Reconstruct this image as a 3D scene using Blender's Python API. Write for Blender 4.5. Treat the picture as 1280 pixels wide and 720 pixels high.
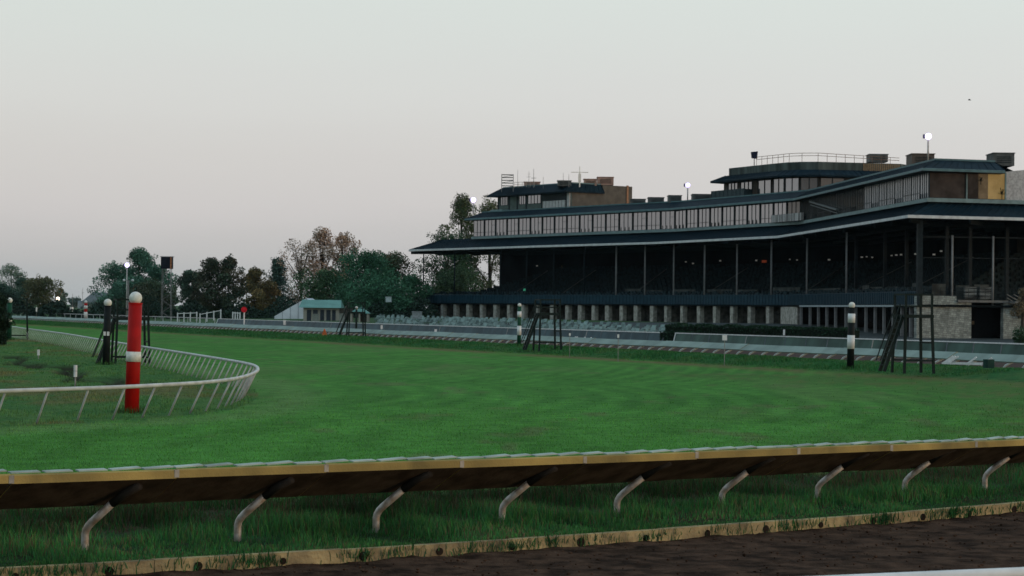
import bpy, bmesh, math, random
import numpy as np
from mathutils import Vector, Matrix

random.seed(7)
rng = np.random.default_rng(11)
for o in list(bpy.data.objects):
    bpy.data.objects.remove(o)
scene = bpy.context.scene
COL = scene.collection

# ------------------------------------------------------------------ camera
F = 2667.0                     # focal length in pixels of a 1280-wide frame (75 mm on 36 mm)
H = 3.26                       # eye height
PITCH = math.atan(26.0 / F)
ROLL = math.radians(0.6)
R3 = Matrix.Rotation(math.pi / 2 + PITCH, 3, 'X') @ Matrix.Rotation(ROLL, 3, 'Z')
cam_d = bpy.data.cameras.new('camera')
cam_d.sensor_width = 36.0
cam_d.lens = 36.0 * F / 1280.0
cam_d.clip_start = 0.5
cam_d.clip_end = 20000
cam_d.dof.use_dof = True
cam_d.dof.focus_distance = 45.0
cam_d.dof.aperture_fstop = 5.0
cam = bpy.data.objects.new('camera', cam_d)
COL.objects.link(cam)
cam.matrix_world = Matrix.Translation((0, 0, H)) @ R3.to_4x4()
scene.camera = cam

# ------------------------------------------------------------------ world
SUN_EL, SUN_AZ = math.radians(3.0), math.radians(108.0)   # azimuth measured from the view direction, clockwise
world = bpy.data.worlds.new('World')
scene.world = world
world.use_nodes = True
nt = world.node_tree
nt.nodes.clear()
out = nt.nodes.new('ShaderNodeOutputWorld')
sky = nt.nodes.new('ShaderNodeTexSky')
sky.sky_type = 'NISHITA'
sky.sun_disc = False
sky.sun_elevation = SUN_EL
sky.sun_rotation = SUN_AZ
sky.dust_density = 2.0
bg1 = nt.nodes.new('ShaderNodeBackground')
bg1.inputs['Strength'].default_value = 0.05
nt.links.new(sky.outputs[0], bg1.inputs['Color'])
tc = nt.nodes.new('ShaderNodeTexCoord')
sep = nt.nodes.new('ShaderNodeSeparateXYZ')
nt.links.new(tc.outputs['Generated'], sep.inputs[0])
ramp = nt.nodes.new('ShaderNodeValToRGB')
def lin(r, g, b):
    f = lambda c: (c / 255 / 12.92) if c <= 10 else ((c / 255 + 0.055) / 1.055) ** 2.4
    return (f(r), f(g), f(b), 1)
cr = ramp.color_ramp
cr.elements[0].position = 0.0
cr.elements[0].color = lin(170, 177, 180)
cr.elements[1].position = 1.0
cr.elements[1].color = lin(182, 210, 232)
for p, c in ((0.02, (184, 186, 188)), (0.045, (198, 197, 200)), (0.07, (202, 201, 203)), (0.1, (207, 208, 209)), (0.145, (209, 215, 213)), (0.22, (204, 216, 220)), (0.45, (194, 214, 228))):
    e = cr.elements.new(p); e.color = lin(*c)
skn = nt.nodes.new('ShaderNodeTexNoise'); skn.inputs['Scale'].default_value = 5.0; skn.inputs['Detail'].default_value = 3
smap = nt.nodes.new('ShaderNodeMapping'); smap.inputs['Scale'].default_value = (1, 1, 7)
nt.links.new(tc.outputs['Generated'], smap.inputs[0]); nt.links.new(smap.outputs[0], skn.inputs['Vector'])
sm1 = nt.nodes.new('ShaderNodeMath'); sm1.operation = 'MULTIPLY_ADD'; sm1.inputs[1].default_value = .022; sm1.inputs[2].default_value = -.011
nt.links.new(skn.outputs['Fac'], sm1.inputs[0])
sm2 = nt.nodes.new('ShaderNodeMath'); nt.links.new(sep.outputs[2], sm2.inputs[0]); nt.links.new(sm1.outputs[0], sm2.inputs[1])
nt.links.new(sm2.outputs[0], ramp.inputs[0])
# a little brighter to the right, where the day breaks
mr = nt.nodes.new('ShaderNodeMapRange')
mr.inputs['From Min'].default_value = -0.3; mr.inputs['From Max'].default_value = 0.3
mr.inputs['To Min'].default_value = 0.955; mr.inputs['To Max'].default_value = 1.02
nt.links.new(sep.outputs[0], mr.inputs['Value'])
bg2 = nt.nodes.new('ShaderNodeBackground')
nt.links.new(ramp.outputs[0], bg2.inputs['Color'])
nt.links.new(mr.outputs[0], bg2.inputs['Strength'])
addn = nt.nodes.new('ShaderNodeAddShader')
nt.links.new(bg1.outputs[0], addn.inputs[0]); nt.links.new(bg2.outputs[0], addn.inputs[1])
nt.links.new(addn.outputs[0], out.inputs['Surface'])

# ------------------------------------------------------------------ sun
sd = bpy.data.lights.new('sun', 'SUN')
sd.energy = 0.85
sd.angle = math.radians(6)
sd.color = (1.0, 0.68, 0.42)
sun = bpy.data.objects.new('sun', sd)
COL.objects.link(sun)
sv = Vector((math.sin(SUN_AZ) * math.cos(SUN_EL), math.cos(SUN_AZ) * math.cos(SUN_EL), math.sin(SUN_EL)))
sun.rotation_euler = sv.to_track_quat('Z', 'Y').to_euler()
sun.location = sv * 100

scene.view_settings.view_transform = 'Standard'
scene.view_settings.look = 'None'
scene.view_settings.exposure = 0.0
scene.view_settings.gamma = 1.0
scene.cycles.max_bounces = 5
scene.cycles.volume_bounces = 0
scene.cycles.use_denoising = True

# ------------------------------------------------------------------ pixel helpers (photo pixels, 1280 x 720)
def ray(x, y):
    return (R3 @ Vector(((x - 640) / F, -(y - 360) / F, -1.0)))
def G(x, y, z=0.0):                       # point on the horizontal plane z
    r = ray(x, y); t = (z - H) / r.z
    return Vector((r.x * t, r.y * t, z))
def D(x, y, dist):                        # point at forward distance dist
    r = ray(x, y); t = dist / r.y
    return Vector((r.x * t, dist, H + r.z * t))
def hor(x): return 386 + 0.01047 * (x - 640)

# ------------------------------------------------------------------ materials
MATS = {}
def mat(name, color, rough=0.7, var=0.15, scale=3.0, metallic=0.0, bump=0.0, bscale=None, color2=None, attr=None, ior=None, emit=None, estr=1.0, detail=4.0, stretch=None, spec=.08):
    if name in MATS: return MATS[name]
    m = bpy.data.materials.new(name); m.use_nodes = True
    n = m.node_tree; b = n.nodes['Principled BSDF']
    b.inputs['Roughness'].default_value = rough
    b.inputs['Metallic'].default_value = metallic
    b.inputs['Specular IOR Level'].default_value = spec
    if ior: b.inputs['IOR'].default_value = ior
    geo = n.nodes.new('ShaderNodeNewGeometry')
    src = geo.outputs['Position']
    if stretch:
        mp = n.nodes.new('ShaderNodeMapping'); mp.inputs['Scale'].default_value = stretch
        n.links.new(src, mp.inputs[0]); src = mp.outputs[0]
    nz = n.nodes.new('ShaderNodeTexNoise')
    nz.inputs['Scale'].default_value = scale; nz.inputs['Detail'].default_value = detail
    n.links.new(src, nz.inputs['Vector'])
    c1 = tuple(color); c2 = tuple(color2) if color2 else tuple(max(0, c * (1 - 2 * var)) for c in color)
    rp = n.nodes.new('ShaderNodeValToRGB')
    rp.color_ramp.elements[0].position = 0.35; rp.color_ramp.elements[1].position = 0.65
    rp.color_ramp.elements[0].color = (*c2, 1); rp.color_ramp.elements[1].color = (*(min(1, c * (1 + var * .5)) for c in c1), 1)
    n.links.new(nz.outputs['Fac'], rp.inputs[0])
    csock = rp.outputs[0]
    if attr:
        at = n.nodes.new('ShaderNodeAttribute'); at.attribute_name = attr
        mx = n.nodes.new('ShaderNodeMix'); mx.data_type = 'RGBA'; mx.blend_type = 'MULTIPLY'; mx.inputs[0].default_value = 1
        n.links.new(csock, mx.inputs[6]); n.links.new(at.outputs['Color'], mx.inputs[7]); csock = mx.outputs[2]
    n.links.new(csock, b.inputs['Base Color'])
    if bump:
        nb = n.nodes.new('ShaderNodeTexNoise'); nb.inputs['Scale'].default_value = bscale or scale * 4
        nb.inputs['Detail'].default_value = 5
        n.links.new(src, nb.inputs['Vector'])
        bp = n.nodes.new('ShaderNodeBump'); bp.inputs['Strength'].default_value = bump; bp.inputs['Distance'].default_value = 0.05
        n.links.new(nb.outputs['Fac'], bp.inputs['Height']); n.links.new(bp.outputs[0], b.inputs['Normal'])
    if emit:
        b.inputs['Emission Color'].default_value = (*emit, 1); b.inputs['Emission Strength'].default_value = estr
    MATS[name] = m
    return m

# ------------------------------------------------------------------ mesh builder
class MB:
    def __init__(s): s.v = []; s.f = []; s.mi = []
    def quad(s, a, b, c, d, mi=0):
        i = len(s.v); s.v += [tuple(a), tuple(b), tuple(c), tuple(d)]; s.f.append((i, i + 1, i + 2, i + 3)); s.mi.append(mi)
    def poly(s, pts, mi=0):
        i = len(s.v); s.v += [tuple(p) for p in pts]; s.f.append(tuple(range(i, i + len(pts)))); s.mi.append(mi)
    def hexa(s, p, mi=0):                 # 8 points: bottom 0-3, top 4-7
        i = len(s.v); s.v += [tuple(q) for q in p]
        for f in ((3, 2, 1, 0), (4, 5, 6, 7), (0, 1, 5, 4), (1, 2, 6, 5), (2, 3, 7, 6), (3, 0, 4, 7)):
            s.f.append(tuple(i + k for k in f)); s.mi.append(mi)
    def box(s, c, size, rz=0.0, mi=0):
        cx, cy, cz = c; a, b, h = size[0] / 2, size[1] / 2, size[2] / 2
        co, si = math.cos(rz), math.sin(rz); p = []
        for z in (-h, h):
            for x, y in ((-a, -b), (a, -b), (a, b), (-a, b)):
                p.append((cx + x * co - y * si, cy + x * si + y * co, cz + z))
        s.hexa(p, mi)
    def bar(s, p, q, w, h=None, mi=0):
        h = h or w; p = Vector(p); q = Vector(q); d = (q - p)
        if d.length < 1e-6: return
        d.normalize()
        up = Vector((0, 0, 1)) if abs(d.z) < 0.95 else Vector((0, 1, 0))
        x = d.cross(up).normalized() * w / 2; y = x.cross(d).normalized() * h / 2
        s.hexa([p - x - y, p + x - y, q + x - y, q - x - y, p - x + y, p + x + y, q + x + y, q - x + y], mi)
    def prism(s, poly, z0, z1, mi=0, mtop=None):
        n = len(poly)
        if sum(poly[k][0] * poly[(k + 1) % n][1] - poly[(k + 1) % n][0] * poly[k][1] for k in range(n)) < 0: poly = poly[::-1]
        i = len(s.v)
        s.v += [(p[0], p[1], z0) for p in poly] + [(p[0], p[1], z1) for p in poly]
        s.f.append(tuple(i + k for k in range(n - 1, -1, -1))); s.mi.append(mi)
        s.f.append(tuple(i + n + k for k in range(n))); s.mi.append(mtop if mtop is not None else mi)
        for k in range(n):
            s.f.append((i + k, i + (k + 1) % n, i + n + (k + 1) % n, i + n + k)); s.mi.append(mi)
    def tube(s, pts, r, n=8, mi=0, cap=True):
        pts = [Vector(p) for p in pts]; rs = r if isinstance(r, (list, tuple)) else [r] * len(pts)
        prev = None; base = len(s.v)
        for k, p in enumerate(pts):
            d = (pts[min(k + 1, len(pts) - 1)] - pts[max(k - 1, 0)]).normalized()
            if prev is None:
                a = Vector((0, 0, 1)) if abs(d.z) < .9 else Vector((1, 0, 0))
                x = d.cross(a).normalized()
            else:
                x = (prev - d * prev.dot(d)).normalized()
            prev = x; y = d.cross(x)
            for j in range(n):
                t = 2 * math.pi * j / n
                s.v.append(tuple(p + (x * math.cos(t) + y * math.sin(t)) * rs[k]))
        for k in range(len(pts) - 1):
            for j in range(n):
                a = base + k * n + j; b = base + k * n + (j + 1) % n
                s.f.append((a, b, b + n, a + n)); s.mi.append(mi)
        if cap:
            s.f.append(tuple(base + j for j in range(n - 1, -1, -1))); s.mi.append(mi)
            e = base + (len(pts) - 1) * n
            s.f.append(tuple(e + j for j in range(n))); s.mi.append(mi)
    def ball(s, c, r, seg=16, rings=10, mi=0, sq=1.0):
        base = len(s.v); c = Vector(c)
        for i in range(1, rings):
            th = math.pi * i / rings
            for j in range(seg):
                ph = 2 * math.pi * j / seg
                s.v.append((c.x + r * math.sin(th) * math.cos(ph), c.y + r * math.sin(th) * math.sin(ph), c.z + r * sq * math.cos(th)))
        t = len(s.v); s.v += [(c.x, c.y, c.z + r * sq), (c.x, c.y, c.z - r * sq)]
        for i in range(rings - 2):
            for j in range(seg):
                a = base + i * seg + j; b = base + i * seg + (j + 1) % seg
                s.f.append((a, a + seg, b + seg, b)); s.mi.append(mi)
        for j in range(seg):
            s.f.append((t, base + j, base + (j + 1) % seg)); s.mi.append(mi)
            e = base + (rings - 2) * seg
            s.f.append((t + 1, e + (j + 1) % seg, e + j)); s.mi.append(mi)
    def build(s, name, mats, parent=None, smooth=False):
        me = bpy.data.meshes.new(name)
        me.from_pydata(s.v, [], s.f)
        if not isinstance(mats, (list, tuple)): mats = [mats]
        for m in mats: me.materials.append(m)
        me.polygons.foreach_set('material_index', s.mi)
        if smooth: me.polygons.foreach_set('use_smooth', [True] * len(s.f))
        me.update()
        o = bpy.data.objects.new(name, me); COL.objects.link(o)
        if parent:
            o.parent = parent
            o.matrix_parent_inverse = parent.matrix_basis.inverted() if parent.type == 'EMPTY' else Matrix()
        return o

def np_mesh(name, verts, faces, mats, attrs=None, smooth=False):
    """faces: (n,3) or (n,4) array; attrs: dict name -> per vertex float or rgb array"""
    me = bpy.data.meshes.new(name); k = faces.shape[1]
    me.vertices.add(len(verts)); me.vertices.foreach_set('co', np.asarray(verts, np.float32).ravel())
    me.loops.add(faces.size); me.loops.foreach_set('vertex_index', faces.astype(np.int32).ravel())
    me.polygons.add(len(faces)); me.polygons.foreach_set('loop_start', np.arange(0, faces.size, k, dtype=np.int32))
    me.polygons.foreach_set('loop_total', np.full(len(faces), k, np.int32))
    for m in (mats if isinstance(mats, (list, tuple)) else [mats]): me.materials.append(m)
    for an, a in (attrs or {}).items():
        a = np.asarray(a, np.float32)
        if a.ndim == 1:
            at = me.attributes.new(an, 'FLOAT', 'POINT'); at.data.foreach_set('value', a)
        else:
            at = me.attributes.new(an, 'FLOAT_COLOR', 'POINT')
            at.data.foreach_set('color', np.hstack([a, np.ones((len(a), 1), np.float32)]).ravel())
    me.update(calc_edges=True); me.validate()
    if smooth: me.polygons.foreach_set('use_smooth', [True] * len(me.polygons))
    o = bpy.data.objects.new(name, me); COL.objects.link(o)
    return o

def tag(o, label=None, cat=None, group=None, kind=None):
    if label: o['label'] = label
    if cat: o['category'] = cat
    if group: o['group'] = group
    if kind: o['kind'] = kind
    return o
def empty(name, loc, label, cat, group=None, rz=0.0):
    o = bpy.data.objects.new(name, None); COL.objects.link(o)
    o.location = loc; o.rotation_euler = (0, 0, rz); o.empty_display_size = .3
    return tag(o, label, cat, group)
def local(mb, name, mats, parent, smooth=False):    # mesh already written in the parent's local space
    o = mb.build(name, mats, None, smooth); o.parent = parent; return o
def copy_tree(o, parent=None):
    c = o.copy(); COL.objects.link(c); c.parent = parent
    for ch in o.children: copy_tree(ch, c)
    return c

def vnoise(x, y, seed=0):
    """smooth value noise for numpy arrays"""
    xi = np.floor(x).astype(np.int64); yi = np.floor(y).astype(np.int64); fx = x - xi; fy = y - yi
    fx = fx * fx * (3 - 2 * fx); fy = fy * fy * (3 - 2 * fy)
    def h(a, b):
        n = (a * 374761393 + b * 668265263 + seed * 982451653) & 0x7fffffff
        n = ((n ^ (n >> 13)) * 1274126177) & 0x7fffffff
        return ((n ^ (n >> 16)) & 0xffff) / 65535.0
    return (h(xi, yi) * (1 - fx) + h(xi + 1, yi) * fx) * (1 - fy) + (h(xi, yi + 1) * (1 - fx) + h(xi + 1, yi + 1) * fx) * fy
def fbm(x, y, seed=0, oct=4):
    t = 0; a = .5
    for k in range(oct):
        t = t + a * vnoise(x * 2 ** k, y * 2 ** k, seed + k); a /= 2
    return t / (1 - .5 ** oct)
def sstep(a, b, x):
    t = np.clip((x - a) / (b - a), 0, 1); return t * t * (3 - 2 * t)

# ------------------------------------------------------------------ layout of the course
UX, UY = -0.395, 0.9187          # direction of the home stretch
CX, CY = -36.0, 80.0             # centre of the turn
S_RAIL, S_FENCE = 70.8, 97.0
def ST(s, t): return Vector((.9187 * s - .395 * t, .395 * s + .9187 * t, 0))
def t_at_px(s, px):
    k = (px - 640) / F
    return (.9187 * s - k * .395 * s) / (.395 + k * .9187)
def s_of(x, y): return .9187 * x + .395 * y
def apron_z(s, t):
    return np.clip((s - 99) / 70, 0, 1) * (-.5 + 1.5 * sstep(235, 345, t) + .3 * sstep(345, 430, t)) + .03
def ring_d(x, y):
    dx, dy = x - CX, y - CY
    t = np.maximum(0, dx * UX + dy * UY)
    return np.hypot(dx - t * UX, dy - t * UY)

# kerb of the near dirt track, fitted to its top edge
kp = [G(x, y, 0.02) for x, y in ((0, 709), (135, 704), (320, 695), (640, 675.5), (960, 650), (1280, 629))]
kfit = np.polyfit([p.x for p in kp], [p.y for p in kp], 2)
def curve_y(fit, x, lo=-9.0, hi=11.5):
    xc = np.clip(x, lo, hi)
    y = np.polyval(fit, xc); sl = np.polyval(np.polyder(fit), xc)
    return y + sl * (x - xc)
def poly_curve(fit, x0, x1, step):
    xs = np.linspace(x0, x1, 2000); ys = curve_y(fit, xs)
    L = np.concatenate([[0], np.cumsum(np.hypot(np.diff(xs), np.diff(ys)))])
    n = int(L[-1] / step); q = np.arange(n + 1) * step
    return np.stack([np.interp(q, L, xs), np.interp(q, L, ys)], 1)
# inner turf rail
IR = []
for x, y in ((-60, 491.5), (0, 489), (80, 486.3), (157, 483.5), (233, 479.5), (265, 477), (290, 474), (308, 470), (319, 465.5), (322.5, 461.5), (318, 457), (300, 452.7), (277, 448.8), (233, 441.7), (177, 433), (128, 425), (80, 417), (33, 410.8), (13, 408), (-20, 404.5)):
    p = G(x, y, 0.95); IR.append((p.x, p.y))
IR = np.array(IR)
def smooth_curve(P, step):
    pts = []
    for i in range(len(P) - 1):
        p0, p1, p2, p3 = P[max(i - 1, 0)], P[i], P[i + 1], P[min(i + 2, len(P) - 1)]
        for t in np.linspace(0, 1, 24, endpoint=False):
            pts.append(.5 * ((2 * p1) + (-p0 + p2) * t + (2 * p0 - 5 * p1 + 4 * p2 - p3) * t * t + (-p0 + 3 * p1 - 3 * p2 + p3) * t ** 3))
    pts.append(P[-1]); pts = np.array(pts)
    # two rounds of smoothing
    for _ in range(6): pts[1:-1] = (pts[:-2] + 2 * pts[1:-1] + pts[2:]) / 4
    L = np.concatenate([[0], np.cumsum(np.hypot(*np.diff(pts, axis=0).T))])
    q = np.arange(0, L[-1], step)
    return np.stack([np.interp(q, L, pts[:, 0]), np.interp(q, L, pts[:, 1])], 1)
def tangents(P):
    d = np.gradient(P, axis=0); return d / np.linalg.norm(d, axis=1)[:, None]

def inside_inner(x, y):
    """signed: >0 inside the inner turf rail (distance to the rail curve)"""
    P = smooth_curve(IR, 3.0); best = np.full(x.shape, 1e9); sg = np.zeros(x.shape)
    T = tangents(P)
    for p, t in zip(P, T):
        dx, dy = x - p[0], y - p[1]; q = np.hypot(dx, dy); m = q < best
        best = np.where(m, q, best); sg = np.where(m, t[0] * dy - t[1] * dx, sg)
    return np.where(sg > 0, best, -best)

def height(x, y, inn=None):
    s = s_of(x, y); z = np.zeros_like(x, dtype=float)
    far = sstep(55, 75, y - x * 0)                       # only past the turn
    bank = sstep(61.5, 68.0, s) * .40 * far
    bank = np.where(s > 69.3, (.40 * (1 - sstep(69.0, 70.8, s)) - .15 * sstep(70.2, 71.2, s)) * far, bank)
    z += bank
    z += np.where(s > 96, apron_z(s, -.395 * x + .9187 * y) - .12, 0) * far
    if inn is not None:
        m = sstep(1.0, 6.0, inn)
        z += m * (.28 * (fbm(x * .10, y * .05, 3) - .5) + .10 * (fbm(x * .6, y * .3, 5) - .5))
        dd = np.abs((y - 106) + 2.84 * (x + 22.5) + 2.2 * np.sin(x * .9) + 1.5 * np.sin(x * 2.3 + 1)) / 3.0; 
        z -= m * (0.34 * np.exp(-(dd / .6) ** 2)) * (x < -14.5)
    return z

# ------------------------------------------------------------------ ground sheet (polar grid warped to the kerb)
def zone_colors(x, y, inn):
    d = ring_d(x, y); s = s_of(x, y)
    n1 = fbm(x * .35, y * .16, 1); n2 = fbm(x * 1.6, y * .9, 2); n3 = fbm(x * .07, y * .04, 9)
    turf = np.array([.060, .188, .034]); turf2 = np.array([.038, .126, .025])
    rough = np.array([.062, .132, .038]); dry = np.array([.125, .096, .044]); bank = np.array([.022, .092, .026]); weed = np.array([.020, .050, .018])
    def mix(a, b, t): return a * (1 - t[..., None]) + b * t[..., None]
    c = np.broadcast_to(turf, x.shape + (3,)).copy()
    stripe = .5 + .5 * np.sin((d + .35 * n3) * 2 * math.pi / 1.5)
    fade = sstep(.30, .60, n3) * .75 + .25
    c = mix(c, turf2, np.clip((stripe - .25) * 2.0, 0, 1) * fade * .62)
    c = mix(c, np.broadcast_to(np.array([.054, .178, .034]), c.shape), .35 * sstep(.5, .7, n1))
    c = c * (.66 + .62 * fbm(x * .9, y * .28, 17))[..., None]
    c = mix(c, np.broadcast_to(np.array([.085, .155, .045]), c.shape), .55 * sstep(.52, .75, fbm(x * .16, y * .06, 27)))
    c = mix(c, np.broadcast_to(np.array([.095, .120, .050]), c.shape), .6 * sstep(.66, .80, fbm(x * .8, y * .3, 29)))
    # worn outer ring in front of the near rail and on the right
    worn = sstep(49, 57, d + 7 * (n1 - .5)) * (y < 110) * .85
    c = mix(c, np.broadcast_to(np.array([.056, .116, .030]), c.shape), worn * (1 - .25 * n2))
    c = mix(c, np.broadcast_to(dry, c.shape), worn * sstep(.50, .74, n2) * .55)
    # dry strip at the foot of the bank
    st = np.exp(-((s - 60.8 - 1.5 * (n1 - .5)) / 1.7) ** 2) * sstep(85, 120, y) * (.3 + .7 * sstep(.30, .55, n1))
    c = mix(c, np.broadcast_to(dry, c.shape), np.clip(st * .85, 0, 1))
    bk = sstep(61.5, 63.2, s + 1.5 * (n2 - .5)) * (y > 60)
    c = mix(c, mix(np.broadcast_to(bank, c.shape), np.broadcast_to(np.array([.044, .100, .030]), c.shape), sstep(.4, .7, n2)), bk)
    # pale ring just outside the inner rail
    pr = np.exp(-((inn + 1.6) / 1.0) ** 2) * .8
    c = mix(c, np.broadcast_to(np.array([.095, .185, .055]), c.shape), pr)
    ins = sstep(-.6, .4, inn)
    inc = mix(np.broadcast_to(rough, c.shape), np.broadcast_to(np.array([.042, .116, .034]), c.shape), sstep(.45, .6, n2))
    inc = mix(inc, np.broadcast_to(dry, c.shape), sstep(.54, .72, fbm(x * .34, y * .14, 21)) * .62)
    dd = np.abs((y - 106) + 2.84 * (x + 22.5) + 2.2 * np.sin(x * .9) + 1.5 * np.sin(x * 2.3 + 1)) / 3.0
    inc = mix(inc, np.broadcast_to(np.array([.026, .022, .014]), c.shape), np.exp(-((dd - .25) / .55) ** 2) * (x < -14.5) * sstep(.25, .5, n2) * .95)
    c = mix(c, inc, ins)
    # verge under the near rail
    kd = y - curve_y(kfit, x)
    vg = (1 - sstep(7.5, 9.5, kd + 1.5 * (n2 - .5)))
    c = mix(c, mix(np.broadcast_to(weed, c.shape), np.broadcast_to(np.array([.040, .030, .018]), c.shape), np.clip(sstep(.4, .7, n2) * .6 + .5 * sstep(2.5, 5, kd), 0, .9)), vg)  # brown of dead grass, and the rail's shade put into the colour
    far = sstep(101, 104, s) * (y > 80)
    c = mix(c, np.broadcast_to(np.array([.05, .09, .04]), c.shape), far)
    return c

def build_ground():
    th = np.concatenate([np.linspace(-180, -40, 36, endpoint=False), np.linspace(-40, -15, 60, endpoint=False),
                         np.linspace(-15, 15, 420, endpoint=False), np.linspace(15, 40, 60, endpoint=False), np.linspace(40, 180, 36)])
    tr = np.radians(th)
    kx = np.linspace(-25, 30, 600); ky = curve_y(kfit, kx) + .13
    ka = np.arctan2(kx, ky); kr = np.hypot(kx, ky)
    Rk = np.interp(tr, ka, kr)
    sc = np.concatenate([[.05, .3, .6, .9], [1.0, 1.0], 1.0 + np.geomspace(.012, 3.0, 170), np.geomspace(4.05, 24, 330), np.geomspace(24.5, 400, 40)])
    X = np.outer(sc, np.sin(tr) * Rk); Y = np.outer(sc, np.cos(tr) * Rk)
    inn = np.full(X.shape, -50.0)
    m = (X < 5) & (X > -160) & (Y > 35) & (Y < 330)
    inn[m] = inside_inner(X[m], Y[m])
    Z = height(X, Y, inn)
    Z[:5] = -.35; Z[500:] = Z[500:]
    c = zone_colors(X, Y, inn)
    nr, na = X.shape
    idx = np.arange(nr * na).reshape(nr, na)
    f = np.stack([idx[:-1, :-1], idx[:-1, 1:], idx[1:, 1:], idx[1:, :-1]], -1).reshape(-1, 4)
    V = np.stack([X, Y, Z], -1).reshape(-1, 3)
    m = bpy.data.materials.new('grass_ground'); m.use_nodes = True
    n = m.node_tree; b = n.nodes['Principled BSDF']; b.inputs['Roughness'].default_value = .9
    b.inputs['Specular IOR Level'].default_value = .02
    at = n.nodes.new('ShaderNodeAttribute'); at.attribute_name = 'tint'
    geo = n.nodes.new('ShaderNodeNewGeometry')
    def noise(scale, det=4):
        z = n.nodes.new('ShaderNodeTexNoise'); z.inputs['Scale'].default_value = scale; z.inputs['Detail'].default_value = det
        n.links.new(geo.outputs['Position'], z.inputs['Vector']); return z
    n1, n2 = noise(1.3), noise(14, 3)
    add = n.nodes.new('ShaderNodeMath'); add.operation = 'ADD'
    n.links.new(n1.outputs['Fac'], add.inputs[0]); n.links.new(n2.outputs['Fac'], add.inputs[1])
    mr = n.nodes.new('ShaderNodeMapRange'); mr.inputs['From Min'].default_value = .7; mr.inputs['From Max'].default_value = 1.3
    mr.inputs['To Min'].default_value = .62; mr.inputs['To Max'].default_value = 1.3
    n.links.new(add.outputs[0], mr.inputs['Value'])
    mx = n.nodes.new('ShaderNodeVectorMath'); mx.operation = 'SCALE'
    n.links.new(at.outputs['Color'], mx.inputs[0]); n.links.new(mr.outputs[0], mx.inputs['Scale'])
    n.links.new(mx.outputs[0], b.inputs['Base Color'])
    bp = n.nodes.new('ShaderNodeBump'); bp.inputs['Strength'].default_value = .7; bp.inputs['Distance'].default_value = .06
    n.links.new(n2.outputs['Fac'], bp.inputs['Height']); n.links.new(bp.outputs[0], b.inputs['Normal'])
    o = np_mesh('ground', V, f, m, {'tint': c.reshape(-1, 3)}, smooth=True)
    tag(o, kind='structure')
build_ground()

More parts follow.
